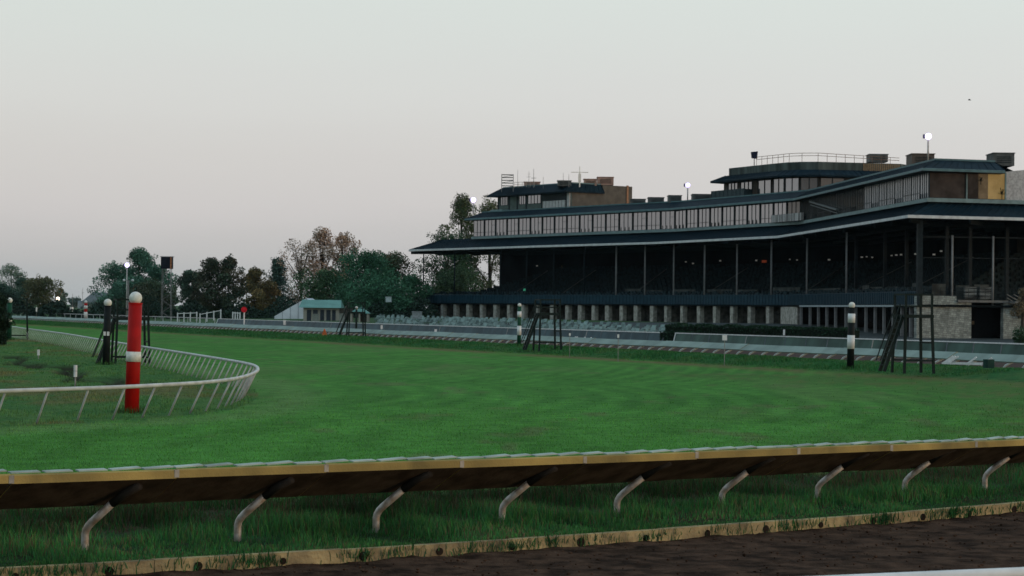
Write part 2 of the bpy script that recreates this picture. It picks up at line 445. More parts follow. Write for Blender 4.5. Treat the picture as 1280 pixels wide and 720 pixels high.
# ------------------------------------------------------------------ near dirt track, kerb, grass edge
def build_near_track():
    K = poly_curve(kfit, -14, 20, .14); T = tangents(K); N = np.stack([T[:, 1], -T[:, 0]], 1)     # towards the camera
    offs = np.arange(0, 13.4, .14)
    P = K[:, None, :] + N[:, None, :] * (offs[None, :, None] - .02)
    X, Y = P[..., 0], P[..., 1]
    al = np.arange(len(K))[:, None] * .14 + offs[None] * 0
    Z = -.17 + .035 * (fbm(X * 2.2, Y * 2.2, 31) - .5) + .05 * (fbm(X * 7, Y * 7, 33, 3) - .5)
    Z += .06 * np.exp(-offs[None] / .3) * fbm(al * 3.1, al * 0 + 3, 37) + .0 * al
    Z += .03 * np.maximum(0, fbm(al * .7, offs[None] * 6 + al * 0, 35) - .45)
    idx = np.arange(X.size).reshape(X.shape)
    f = np.stack([idx[:-1, :-1], idx[:-1, 1:], idx[1:, 1:], idx[1:, :-1]], -1).reshape(-1, 4)
    md = mat('dirt', (.062, .036, .023), .95, .35, 3.0, bump=.9, bscale=22, detail=8, spec=.03)
    o = np_mesh('dirt_track', np.stack([X, Y, Z], -1).reshape(-1, 3), f, md, smooth=True)
    tag(o, kind='structure')
    # loose clods
    n = 2600; ca = rng.uniform(.5, 33, n); co_ = 9.0 * rng.uniform(0, 1, n) ** 1.6
    ii = np.clip((ca / .14).astype(int), 0, len(K) - 1); P0 = K[ii] + N[ii] * co_[:, None]
    rr = rng.uniform(.008, .03, n) * rng.uniform(.5, 1.2, n)
    oc = np.array([[1, 0, 0], [-1, 0, 0], [0, 1, 0], [0, -1, 0], [0, 0, .7], [0, 0, -.7]])
    Vc = oc[None] * rr[:, None, None] * rng.uniform(.6, 1.4, (n, 6, 1)) + np.stack([P0[:, 0], P0[:, 1], np.full(n, -.15)], 1)[:, None]
    tf = np.array([[0, 2, 4], [2, 1, 4], [1, 3, 4], [3, 0, 4], [2, 0, 5], [1, 2, 5], [3, 1, 5], [0, 3, 5]])
    fc = (np.arange(n)[:, None, None] * 6 + tf[None]).reshape(-1, 3)
    tag(np_mesh('dirt_clods', Vc.reshape(-1, 3), fc, md), 'loose dirt clods on the harrowed near track', 'clods', None, 'stuff')
    # kerb boards
    kb = MB(); hb = MB()
    K = poly_curve(kfit, -14, 20, .3); T = tangents(K); N = np.stack([T[:, 1], -T[:, 0]], 1)
    for i in range(len(K) - 1):
        gap = .008 if i % 9 == 0 else 0
        a = K[i] + T[i] * gap; b = K[i + 1]
        j = .006 * math.sin(i // 9 * 2.1)
        def pt(p, n, o, z): return (p[0] + n[0] * o, p[1] + n[1] * o, z)
        kb.hexa([pt(a, N[i], j, -.26), pt(b, N[i + 1], j, -.26), pt(b, N[i + 1], -.15, -.26), pt(a, N[i], -.15, -.26),
                 pt(a, N[i], j, .02 + j), pt(b, N[i + 1], j, .02 + j), pt(b, N[i + 1], -.15, .02 + j), pt(a, N[i], -.15, .02 + j)])
    mk = mat('kerb_timber', (.36, .28, .14), .9, .22, 2.6, bump=.5, bscale=20, color2=(.17, .13, .075), spec=.05, detail=8)
    ko = kb.build('kerb', mk); tag(ko, kind='structure')
    for i in range(2, len(K) - 1, 4):
        p = K[i]; n = N[i]; t = T[i]
        hb.tube([(p[0] - n[0] * .06, p[1] - n[1] * .06, -.085), (p[0] + n[0] * .012, p[1] + n[1] * .012, -.085)], .055 + .01 * math.sin(i), 12)
    ho = hb.build('drain_hole', mat('hole_black', (.02, .014, .01), .9), ko)
    tag(ho, kind='stuff')
build_near_track()

# ------------------------------------------------------------------ far dirt track and apron
def strip(name, s0, s1, t0, t1, zf, m, ds, dt):
    S, Tt = np.meshgrid(np.arange(s0, s1 + .01, ds), np.arange(t0, t1 + .01, dt), indexing='ij')
    X = .9187 * S - .395 * Tt; Y = .395 * S + .9187 * Tt
    idx = np.arange(X.size).reshape(X.shape)
    f = np.stack([idx[:-1, :-1], idx[1:, :-1], idx[1:, 1:], idx[:-1, 1:]], -1).reshape(-1, 4)
    o = np_mesh(name, np.stack([X, Y, zf(S, Tt)], -1).reshape(-1, 3), f, m, smooth=True)
    tag(o, kind='structure'); return o
mdirt2 = mat('stretch_dirt', (.060, .040, .032), .95, .25, .8, bump=.5, spec=.05)
strip('dirt_track_homestretch', 71.2, 96.2, 50, 700, lambda S, T: 0.0 * S + .02, mdirt2, 2.5, 6)
strip('apron', 96.2, 215, 70, t_at_px(S_FENCE, 325) + 30, lambda S, T: apron_z(S, T), mat('apron_paving', (.042, .052, .052), .9, .15, .6, spec=.1), 4, 8)

# ------------------------------------------------------------------ grass blades
mblade = bpy.data.materials.new('grass_blade'); mblade.use_nodes = True
_b = mblade.node_tree.nodes['Principled BSDF']; _b.inputs['Roughness'].default_value = .65; _b.inputs['Specular IOR Level'].default_value = .04
_a = mblade.node_tree.nodes.new('ShaderNodeAttribute'); _a.attribute_name = 'tint'
mblade.node_tree.links.new(_a.outputs['Color'], _b.inputs['Base Color'])
def blades(name, x, y, z, h, w, tint, label=None, lean=.5):
    n = len(x); a = rng.uniform(0, 2 * math.pi, n)
    dx, dy = np.cos(a) * w / 2, np.sin(a) * w / 2
    la = rng.uniform(0, 2 * math.pi, n); ll = h * rng.uniform(.1, lean, n)
    lx, ly = np.cos(la) * ll, np.sin(la) * ll
    V = np.empty((n, 5, 3))
    V[:, 0] = np.stack([x - dx, y - dy, z - .01], 1); V[:, 1] = np.stack([x + dx, y + dy, z - .01], 1)
    V[:, 2] = np.stack([x + dx * .7 + lx * .35, y + dy * .7 + ly * .35, z + h * .6], 1)
    V[:, 3] = np.stack([x - dx * .7 + lx * .35, y - dy * .7 + ly * .35, z + h * .6], 1)
    V[:, 4] = np.stack([x + lx, y + ly, z + h], 1)
    b = np.arange(n)[:, None] * 5
    # quad + tip quad (degenerate-free: tip as triangle drawn through a thin quad)
    f = np.concatenate([b + np.array([[0, 1, 2]]), b + np.array([[0, 2, 3]]), b + np.array([[3, 2, 4]])])
    c = np.repeat(tint[:, None, :], 5, 1)
    o = np_mesh(name, V.reshape(-1, 3), f, mblade, {'tint': c.reshape(-1, 3)})
    tag(o, label, 'grass', None, 'stuff'); return o
def scatter_view(n, y0, y1, pw=1.0, ex=1.06):
    """points inside the view wedge, denser near the camera"""
    y = y0 * (y1 / y0) ** rng.uniform(0, 1, n) ** pw
    x = rng.uniform(-.24 * ex, .24 * ex, n) * y
    return x, y

def build_grass():
    # verge: tall weeds between kerb and turf
    n = 170000
    al = rng.uniform(-13, 17, n); off = .02 + 8.0 * rng.uniform(0, 1, n) ** 1.5
    sl = np.polyval(np.polyder(kfit), np.clip(al, -9, 11.5)); ln = np.hypot(1, sl)
    x = al - sl / ln * (off + .1); y = curve_y(kfit, al) + (off + .1) / ln
    clump = fbm(x * 1.1, y * 1.1, 41); cl2 = fbm(x * .5, y * .5, 47)
    keep = rng.uniform(0, 1, n) < (.35 + 1.0 * sstep(.3, .6, clump))
    x, y, off, clump, cl2 = x[keep], y[keep], off[keep], clump[keep], cl2[keep]
    h = rng.uniform(.05, .15, len(x)) * (.45 + 1.5 * sstep(.35, .75, clump)) * (.7 + .55 * sstep(.3, 2.0, off)) * (1 - .4 * sstep(5, 8, off)) * (.55 + .45 * sstep(.0, .8, off))
    base = np.stack([rng.uniform(.022, .040, len(x)), rng.uniform(.075, .130, len(x)), rng.uniform(.022, .036, len(x))], 1)
    dryb = (rng.uniform(0, 1, len(x)) < .08 + .22 * sstep(.5, .7, cl2) + .35 * sstep(2.2, 4.5, off))
    base[dryb] = np.array([.085, .066, .036]) * rng.uniform(.6, 1.2, (dryb.sum(), 1))
    base *= (np.clip(.15 + 1.7 * cl2, .3, 2) * (1.45 - .75 * sstep(1.5, 4.5, off)))[:, None]  # clump tone; blades darken inward for shade of rail and taller grass
    blades('verge_grass', x, y, np.zeros_like(x), h, rng.uniform(.008, .018, len(x)), base, 'tall weedy grass under the yellow edged rail')
    # tufts hanging over the kerb
    cen = rng.uniform(-8, 12, 60); xs = []; ys = []; hs = []
    for c in cen:
        k = int(8 + 90 * rng.uniform() ** 2.2); wv = rng.uniform(.03, .30)
        xx = rng.normal(c, wv, k); xs.append(xx); ys.append(curve_y(kfit, xx) - rng.uniform(.0, .05, k)); hs.append(rng.uniform(.04, .17, k))
    x = np.concatenate(xs); y = np.concatenate(ys); hh = np.concatenate(hs)
    z = np.full(len(x), -.14) + rng.uniform(-.03, .12, len(x))
    t = np.stack([rng.uniform(.022, .038, len(x)), rng.uniform(.07, .12, len(x)), rng.uniform(.025, .04, len(x))], 1)
    blades('kerb_weeds', x, y, z, hh, rng.uniform(.010, .02, len(x)), t, 'straggly weeds hanging over the tan kerb', 1.0)
    # mown turf
    n = 170000
    x, y = scatter_view(n, 30, 105, .8)
    kd = y - curve_y(kfit, x); inn = inside_inner(x, y); s = s_of(x, y)
    k = (kd > 7.8) & (inn < .2) & (s < 63)
    k &= rng.uniform(0, 1, n) < 1 - .98 * sstep(38, 85, y)
    x, y, inn = x[k], y[k], inn[k]
    c = zone_colors(x, y, inn) * 1.2
    d = ring_d(x, y); worn = sstep(50, 57, d)
    h = rng.uniform(.022, .042, len(x)) * (1 + 1.1 * worn * fbm(x * 1.5, y * 1.5, 51)) * (y / 40) ** .4
    c = c * rng.uniform(.65, 1.55, (len(x), 1)); 
    blades('turf_grass', x, y, height(x, y, inn), h, .012 * (y / 32), c, 'mown turf with faint curved mowing bands')
    # rough infield inside the white rail
    n = 60000
    y = rng.uniform(50, 200, n) ** 1.0; y = 50 * (200 / 50) ** rng.uniform(0, 1, n); x = rng.uniform(-.255, -.10, n) * y
    inn = inside_inner(x, y); k = inn > -.1; x, y, inn = x[k], y[k], inn[k]
    c = zone_colors(x, y, inn) * rng.uniform(.8, 1.9, (len(x), 1))
    cl = fbm(x * .9, y * .5, 61)
    h = rng.uniform(.025, .07, len(x)) * (.5 + 1.2 * sstep(.4, .7, cl)) * (y / 70) ** .3
    blades('infield_grass', x, y, height(x, y, inn), h, .02 * (y / 60), c, 'rough infield grass with brown patches')
    # bank along the home stretch
    n = 70000
    t = 90 * (470 / 90) ** rng.uniform(0, 1, n); s = rng.uniform(61.5, 70.3, n)
    x = .9187 * s - .395 * t; y = .395 * s + .9187 * t
    inn = np.full(n, -50.0); cl = fbm(x * .4, y * .25, 71); c2 = fbm(x * .15, y * .1, 73)
    h = rng.uniform(.06, .20, n) * (.4 + 1.1 * sstep(.35, .7, cl)) * sstep(61.2, 64, s) * (1 - .7 * sstep(66.5, 68.5, s))
    c = zone_colors(x, y, inn) * (rng.uniform(.8, 1.9, n) * (.7 + .6 * c2))[:, None]
    blades('bank_grass', x, y, height(x, y, inn), h, .045 * (y / 130), c, 'long dark grass on the bank below the far rail')
build_grass()

# ------------------------------------------------------------------ metals and paints
M_yel = mat('aged_yellow_paint', (.36, .26, .085), .75, .12, .9, color2=(.17, .13, .05), bump=.2, bscale=30, spec=.05, detail=9)
M_wht = mat('white_paint', (.62, .63, .61), .5, .08, 4)
M_cov = mat('pale_cover_sheet', (.19, .25, .215), .7, .12, .8, spec=.15)
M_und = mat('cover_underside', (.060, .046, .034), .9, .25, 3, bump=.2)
M_galv = mat('galvanised_pipe', (.36, .35, .33), .5, .22, 9, metallic=.35, color2=(.26, .21, .16))
M_brkt = mat('grey_bracket', (.24, .24, .22), .5, .15, 6, metallic=.3)
M_dkst = mat('dark_green_steel', (.010, .018, .016), .6, .1, 4)
M_black = mat('black_paint', (.010, .013, .013), .55, .1, 4)
M_red = mat('red_paint', (.33, .006, .004), .5, .12, 2.5, spec=.12)
M_grn = mat('dark_green_paint', (.010, .055, .030), .5, .1, 4)
M_dpw = mat('pole_white', (.62, .62, .56), .55, .1, 10)

def sheet_profile(P, T, i, j, prof):
    """ring of points for a profile [(offset towards +N, z)] at chain index i"""
    n = (T[i][1], -T[i][0])
    return [Vector((P[i][0] + n[0] * o, P[i][1] + n[1] * o, z)) for o, z in prof]

# ------------------------------------------------------------------ foreground safety rail
def near_rail():
    feet = [G(x, y, 0.0) for x, y in ((110, 686), (322, 676), (503, 668.5), (665, 650), (802, 641.5), (927, 636), (1035, 627.5), (1135, 621), (1220, 614))]
    fit = np.polyfit([p.x for p in feet], [p.y for p in feet], 2)
    st = 2.27
    x0 = feet[0].x
    # arc-length samples that pass through the first foot
    xs = np.linspace(-14, 18, 6000); ys = curve_y(fit, xs); L = np.concatenate([[0], np.cumsum(np.hypot(np.diff(xs), np.diff(ys)))])
    L0 = np.interp(x0, xs, L)
    def at(l):
        l = l + L0; p = np.array([np.interp(l, L, xs), np.interp(l, L, ys)]); q = np.array([np.interp(l + .01, L, xs), np.interp(l + .01, L, ys)])
        t = (q - p) / np.linalg.norm(q - p); return p, t, np.array([t[1], -t[0]])
    root = empty('track_rail', (feet[3].x, feet[3].y, 0), 'low curving track rail with yellow edge and bent posts across the foreground', 'rail')
    root_inv = Vector((feet[3].x, feet[3].y, 0))
    def V(p, n, o, z): return Vector((p[0] + n[0] * o, p[1] + n[1] * o, z)) - root_inv
    OF = .86
    for k in range(-3, 14):
        p, t, n = at(k * st)
        if k > -3:
            pm = MB()
            lean = .42
            def Q(o, z): 
                v = V(p, n, o, z); f = o / .8
                return v + Vector((t[0], t[1], 0)) * lean * f
            pm.tube([Q(0, -.12), Q(0, .10), Q(0, .21), Q(.012, .27), Q(.045, .325), Q(.10, .385), Q(.40, .655)], .052, 12)
            local(pm, 'post', M_galv, root, True)
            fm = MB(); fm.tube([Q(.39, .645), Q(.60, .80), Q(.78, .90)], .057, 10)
            local(fm, 'arm', mat('arm_shade_grime', (.030, .026, .022), .8, .2, 6, spec=.1), root, True)  # shade under the cover, with grime, put into the upper post's colour
        # covers from mid-post to mid-post
        nseg = 6
        cm = MB()
        for q in range(nseg):
            l0 = k * st + .9 + q * st / nseg + (.012 if q == 0 else 0); l1 = k * st + .9 + (q + 1) * st / nseg
            a, ta, na = at(l0); b, tb, nb = at(l1)
            sag = .006 * math.sin(k * 1.7)
            zl = lambda l: sag + float(np.clip(.045 - .0062 * l, -.085, .075))
            A = [V(a, na, o, z + zl(l0)) for o, z in ((OF, .948), (OF, 1.05), (OF - .05, 1.066), (.10, .60), (.10, .56))]
            B = [V(b, nb, o, z + zl(l1)) for o, z in ((OF, .948), (OF, 1.05), (OF - .05, 1.066), (.10, .60), (.10, .56))]
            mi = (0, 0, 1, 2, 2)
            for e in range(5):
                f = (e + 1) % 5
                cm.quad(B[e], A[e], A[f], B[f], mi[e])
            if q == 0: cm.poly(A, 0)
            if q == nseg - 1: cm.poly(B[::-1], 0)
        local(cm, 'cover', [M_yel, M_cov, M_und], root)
        # overlapping white slats on top
        sm = MB()
        for q in range(5):
            l0 = k * st + .9 + q * st / 5 + .02; l1 = l0 + st / 5 * random.uniform(.80, .97)
            a, ta, na = at(l0); b, tb, nb = at(l1); r = .006 * random.random(); hh = random.choice((.003, .016, .022))
            ps = []
            for z in (0, .016):
                for (pp, nn, o, dz) in ((a, na, OF - .06, 0), (b, nb, OF - .06, hh), (b, nb, OF - .19, .01 + hh), (a, na, OF - .19, .01)):
                    ps.append(V(pp, nn, o, 1.066 + z + dz + r + zl(l0)))
            sm.hexa(ps)
        local(sm, 'cap_slat', mat('cap_grey_white', (.34, .40, .34), .6, .2, 2), root)
        a, ta, na = at(k * st + .9); bm_ = MB()
        ang = math.atan2(ta[1], ta[0]); c = V(a, na, OF - .02, 1.005 + zl(k * st + .9))
        bm_.box(c, (.07, .05, .10), ang)
        local(bm_, 'joint_bracket', M_brkt, root)
    return fit
near_rail()

# white outer rail close to the camera (bottom right)
def outer_rail():
    a = G(1010, 722.5, 1.1); b = G(1280, 711, 1.1); d = (b - a).normalized()
    root = empty('white_rail', (a.x, a.y, 0), 'white rail of the outer dirt track edge at the bottom right corner', 'rail')
    m = MB(); p0 = -d * 12; p1 = d * 12
    m.tube([p0 + Vector((0, 0, 1.06)), p1 + Vector((0, 0, 1.06))], .055, 14)
    local(m, 'top_rail', M_wht, root, True)
    for k in range(-5, 6):
        q = MB(); c = d * (k * 2.3 + .6)
        nrm = Vector((-d.y, d.x, 0))
        q.tube([c - nrm * .3 + Vector((0, 0, -.35)), c - nrm * .25 + Vector((0, 0, .5)), c + Vector((0, 0, 1.03))], .04, 10)
        local(q, 'post', M_wht, root, True)
outer_rail()

# ------------------------------------------------------------------ inner turf rail (white, leaning posts)
def inner_rail():
    P = smooth_curve(IR, .5); T = tangents(P)
    root = empty('turf_rail', (P[0][0], P[0][1], 0), 'white turf rail bending in a loop round the infield, on leaning posts', 'rail')
    o = Vector((P[0][0], P[0][1], 0))
    m = MB(); m.tube([Vector((p[0], p[1], .95)) - o for p in P], .058, 10)
    local(m, 'top_rail', mat('rail_plastic_white', (.44, .46, .44), .45, .12, 2.5), root, True)
    step = 3; n = 0; far = MB()
    for i in range(1, len(P), step):
        t = T[i]; nr = Vector((t[1], -t[0], 0)); z = float(height(np.array([P[i][0] - nr.x * .5]), np.array([P[i][1] - nr.y * .5]), np.array([.5]))[0])
        q = MB() if n < 99 else far; b = Vector((P[i][0], P[i][1], 0)) - o
        q.tube([b - nr * .52 + Vector((0, 0, z - .1)), b - nr * .03 + Vector((0, 0, .93))], .030, 8)
        n += 1
        if n < 100: local(q, 'post', mat('rail_post_grey', (.34, .36, .35), .6, .15, 4), root, True)
    if far.v: local(far, 'far_post', mat('rail_post_grey', (.34,) * 3), root)['kind'] = 'stuff'
inner_rail()

# ------------------------------------------------------------------ home stretch rail (same kind, seen from behind)
def stretch_rail():
    o = ST(S_RAIL, 100)
    root = empty('track_rail', o, 'long straight track rail with pale cover and slanted white posts in front of the grandstand', 'rail')
    def V(s, t, z): 
        p = ST(s, t); return Vector((p.x, p.y, z)) - o
    t0, t1 = 84, 470
    prof = ((.14, .67), (.78, 1.05), (.86, 1.04), (.86, .90), (.18, .62))
    t = t0
    while t < t1:
        e = min(t + 6, t1); c = MB(); w = .02 * math.sin(t * 1.3)
        A = [V(S_RAIL + u, t + .02, z + w) for u, z in prof]; B = [V(S_RAIL + u, e, z + w) for u, z in prof]
        for k in range(5):
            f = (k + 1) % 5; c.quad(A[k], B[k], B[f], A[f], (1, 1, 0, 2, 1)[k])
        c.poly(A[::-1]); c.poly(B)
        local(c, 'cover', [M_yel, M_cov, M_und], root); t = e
    post = MB(); o2 = Vector((0, 0, 0)); nrm = ST(1, 0)
    al = ST(0, -1)
    def leg(mb, b): mb.tube([b + Vector((0, 0, -.15)), b + Vector((0, 0, .28)), b + nrm * .08 + al * .08 + Vector((0, 0, .42)), b + nrm * .54 + al * .45 + Vector((0, 0, .74))], .065, 8)
    leg(post, Vector((0, 0, 0)))
    first = None; rest = MB(); n = 0; t = t0 + 1
    while t < t1:
        b = V(S_RAIL, t, .02)
        if n < 99:
            if first is None:
                first = local(post, 'post', mat('far_post_white', (.40, .42, .40), .7), root, True)
                first.location = b
            else:
                c = first.copy(); COL.objects.link(c); c.parent = root; c.location = b
        else: leg(rest, b)
        n += 1; t += 1.65
    r = local(rest, 'far_post', mat('far_post_white', (.40,) * 3), root); r['kind'] = 'stuff'
stretch_rail()

# ------------------------------------------------------------------ outer fence with panels, and the open rail further on
M_panel = mat('slate_panel', (.034, .066, .076), .5, .25, .5, stretch=(1, 1, .3))
M_panel2 = mat('sage_panel', (.042, .080, .062), .5, .25, .5, stretch=(1, 1, .3))
def panel_fence(t0, t1, label, m, endpost):
    o = ST(S_FENCE, t0); root = empty('panel_fence', o, label, 'fence')
    def V(s, t, z): 
        p = ST(s, t); return Vector((p.x, p.y, z)) - o
    n = max(1, round((t1 - t0) / 3.6)); dt = (t1 - t0) / n
    for k in range(n):
        a, b = t0 + k * dt, t0 + (k + 1) * dt; q = MB()
        q.hexa([V(S_FENCE, a - .25, .02), V(S_FENCE, b - .43, .02), V(S_FENCE + .04, b - .43, .02), V(S_FENCE + .04, a - .25, .02),
                V(S_FENCE + .45, a + .09, 1.0), V(S_FENCE + .45, b - .09, 1.0), V(S_FENCE + .49, b - .09, 1.0), V(S_FENCE + .49, a + .09, 1.0)])
        local(q, 'panel', m, root)
        p = MB(); p.bar(V(S_FENCE + .0, a - .34, -.1), V(S_FENCE + .45, a, 1.0), .07)
        local(p, 'post', M_brkt if k % 6 == 5 else mat('fence_post_grey', (.10, .12, .13), .6), root)
    p = MB(); p.bar(V(S_FENCE - .02, t1 - .34, -.1), V(S_FENCE + .43, t1, 1.0), .10 if endpost else .07)
    local(p, 'post', M_wht, root)
    r = MB(); r.bar(V(S_FENCE + .47, t0 - .1, 1.05), V(S_FENCE + .47, t1 + .1, 1.05), .12, .09)
    local(r, 'top_rail', M_wht, root)
tA = t_at_px(S_FENCE, 840); tB = t_at_px(S_FENCE, 826); tC = t_at_px(S_FENCE, 270)
panel_fence(112, tA, 'sage panelled fence with white top rail below the stone wall and dark hedge', M_panel2, False)
panel_fence(tB, tC, 'slate panelled fence with white top rail running along the rows of seats', M_panel, True)
def open_fence():
    t0, t1 = tC + .5, 640; o = ST(S_FENCE, t0)
    root = empty('open_fence', o, 'thin white open rail fence in front of the far left trees', 'fence')
    def V(s, t, z):
        p = ST(s, t); return Vector((p.x, p.y, z)) - o
    r = MB(); r.bar(V(S_FENCE, t0, 1.1), V(S_FENCE, t1, 1.1), .12)
    local(r, 'top_rail', mat('white_far', (.5, .5, .48), .6), root)
    t = t0
    while t < t1:
        p = MB(); p.bar(V(S_FENCE, t, -.2), V(S_FENCE, t, 1.05), .09); local(p, 'post', mat('white_far', (.5,) * 3), root); t += 6
open_fence()

# ------------------------------------------------------------------ grandstand
EZ = 16.7
FV = [G(511, 314.3, EZ), G(687, 308.8, EZ), G(820, 305.0, EZ), G(971, 297.6, EZ), G(1135, 272.2, EZ)]
FV = [np.array((p.x, p.y)) for p in FV]
e2 = G(1280, 275.8, EZ); e2 = np.array((e2.x, e2.y)); de = (e2 - FV[4]); de /= np.linalg.norm(de)
FV.append(FV[4] + de * 48)
n0 = FV[1] - FV[0]; n0 = n0 / np.linalg.norm(n0); n0 = np.array((-n0[1], n0[0]))
CH = [FV[0] + n0 * 40] + FV
def offset(ch, d):
    res = []
    for i, p in enumerate(ch):
        ns = []
        if i > 0: t = ch[i] - ch[i - 1]; t = t / np.linalg.norm(t); ns.append(np.array((-t[1], t[0])))
        if i < len(ch) - 1: t = ch[i + 1] - ch[i]; t = t / np.linalg.norm(t); ns.append(np.array((-t[1], t[0])))
        if len(ns) == 2:
            m = ns[0] + ns[1]; m = m / np.dot(m, m) * 2 * 1.0
            res.append(p + m * d * 1.0)
        else: res.append(p + ns[0] * d)
    return res
def px_of(p): return 640 + F * p[0] / p[1]
def at_px(ch, px, i0=1):
    """point of the chain seen at pixel column px, with the direction of its segment"""
    for i in range(i0, len(ch) - 1):
        a, b = px_of(ch[i]), px_of(ch[i + 1])
        if (a - px) * (b - px) <= 0:
            lo, hi = 0.0, 1.0
            for _ in range(50):
                m = (lo + hi) / 2
                if (px_of(ch[i] + (ch[i + 1] - ch[i]) * m) - px) * (a - px) > 0: lo = m
                else: hi = m
            p = ch[i] + (ch[i + 1] - ch[i]) * lo; t = ch[i + 1] - ch[i]; t = t / np.linalg.norm(t)
            return p, t, np.array((-t[1], t[0]))
    k = min(range(i0, len(ch) - 1), key=lambda i: abs(px_of(ch[i]) - px))
    t = ch[k + 1] - ch[k]; t = t / np.linalg.norm(t)
    return ch[k], t, np.array((-t[1], t[0]))
def sweep(mb, ch, prof, mi=0, seg=None):
    rows = [[(q[0], q[1], z) for q in offset(ch, d)] for d, z in prof]
    for r in range(len(rows) - 1):
        for i in range(len(ch) - 1):
            if seg and not (seg[0] <= i < seg[1]): continue
            mb.quad(rows[r][i], rows[r][i + 1], rows[r + 1][i + 1], rows[r + 1][i], mi if not isinstance(mi, (list, tuple)) else mi[r])
    return rows
def seams(mb, ch, d0, z0, d1, z1, step, w=.07, h=.09, mi=0, i0=0):
    A = offset(ch, d0); B = offset(ch, d1)
    for i in range(i0, len(ch) - 1):
        n = int(np.linalg.norm(A[i + 1] - A[i]) / step)
        for k in range(n + 1):
            f = k / max(n, 1)
            a = A[i] + (A[i + 1] - A[i]) * f; b = B[i] + (B[i + 1] - B[i]) * f
            mb.bar((a[0], a[1], z0 + .02), (b[0], b[1], z1 + .02), w, h, mi)

M_roof = mat('dark_green_metal_roof', (.0045, .016, .024), .6, .15, .5, spec=.06)
M_roofe = mat('roof_edge_teal', (.09, .16, .17), .45, .12, .8)
M_fascia = mat('white_fascia', (.52, .55, .54), .5, .1, 1.0)
M_stone = mat('limestone', (.33, .33, .29), .85, .25, 1.6, bump=.5, bscale=8, color2=(.19, .19, .165))
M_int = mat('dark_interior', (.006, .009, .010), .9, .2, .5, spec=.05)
M_tier = mat('dark_green_seats', (.011, .022, .025), .8, .4, 1.2, spec=.08)
M_par = mat('blue_green_parapet', (.010, .038, .056), .5, .15, 1.2)
M_frame = mat('dark_frame', (.012, .020, .023), .5, .1, 2)
M_sill = mat('pale_sill', (.16, .23, .23), .5, .12, 1)
M_colw = mat('column_white', (.20, .21, .21), .5, .1, 2)
M_wallg = mat('greygreen_wall', (.085, .115, .105), .7, .12, 1.0)
M_brown = mat('brown_metal_wall', (.105, .095, .078), .7, .12, .8)
M_glass = bpy.data.materials.new('window_glass'); M_glass.use_nodes = True
_g = M_glass.node_tree; _gb = _g.nodes['Principled BSDF']
_gb.inputs['Base Color'].default_value = (.295, .305, .325, 1); _gb.inputs['Metallic'].default_value = .9; _gb.inputs['Roughness'].default_value = .06
_nz = _g.nodes.new('ShaderNodeTexNoise'); _nz.inputs['Scale'].default_value = .35
_bp = _g.nodes.new('ShaderNodeBump'); _bp.inputs['Strength'].default_value = .05; _bp.inputs['Distance'].default_value = .3
_ge = _g.nodes.new('ShaderNodeNewGeometry'); _g.links.new(_ge.outputs['Position'], _nz.inputs['Vector'])
_g.links.new(_nz.outputs['Fac'], _bp.inputs['Height']); _g.links.new(_bp.outputs[0], _gb.inputs['Normal'])
M_dglass = bpy.data.materials.new('dark_glass'); M_dglass.use_nodes = True
_gb = M_dglass.node_tree.nodes['Principled BSDF']
_gb.inputs['Base Color'].default_value = (.055, .05, .046, 1); _gb.inputs['Roughness'].default_value = .08; _gb.inputs['IOR'].default_value = 1.7

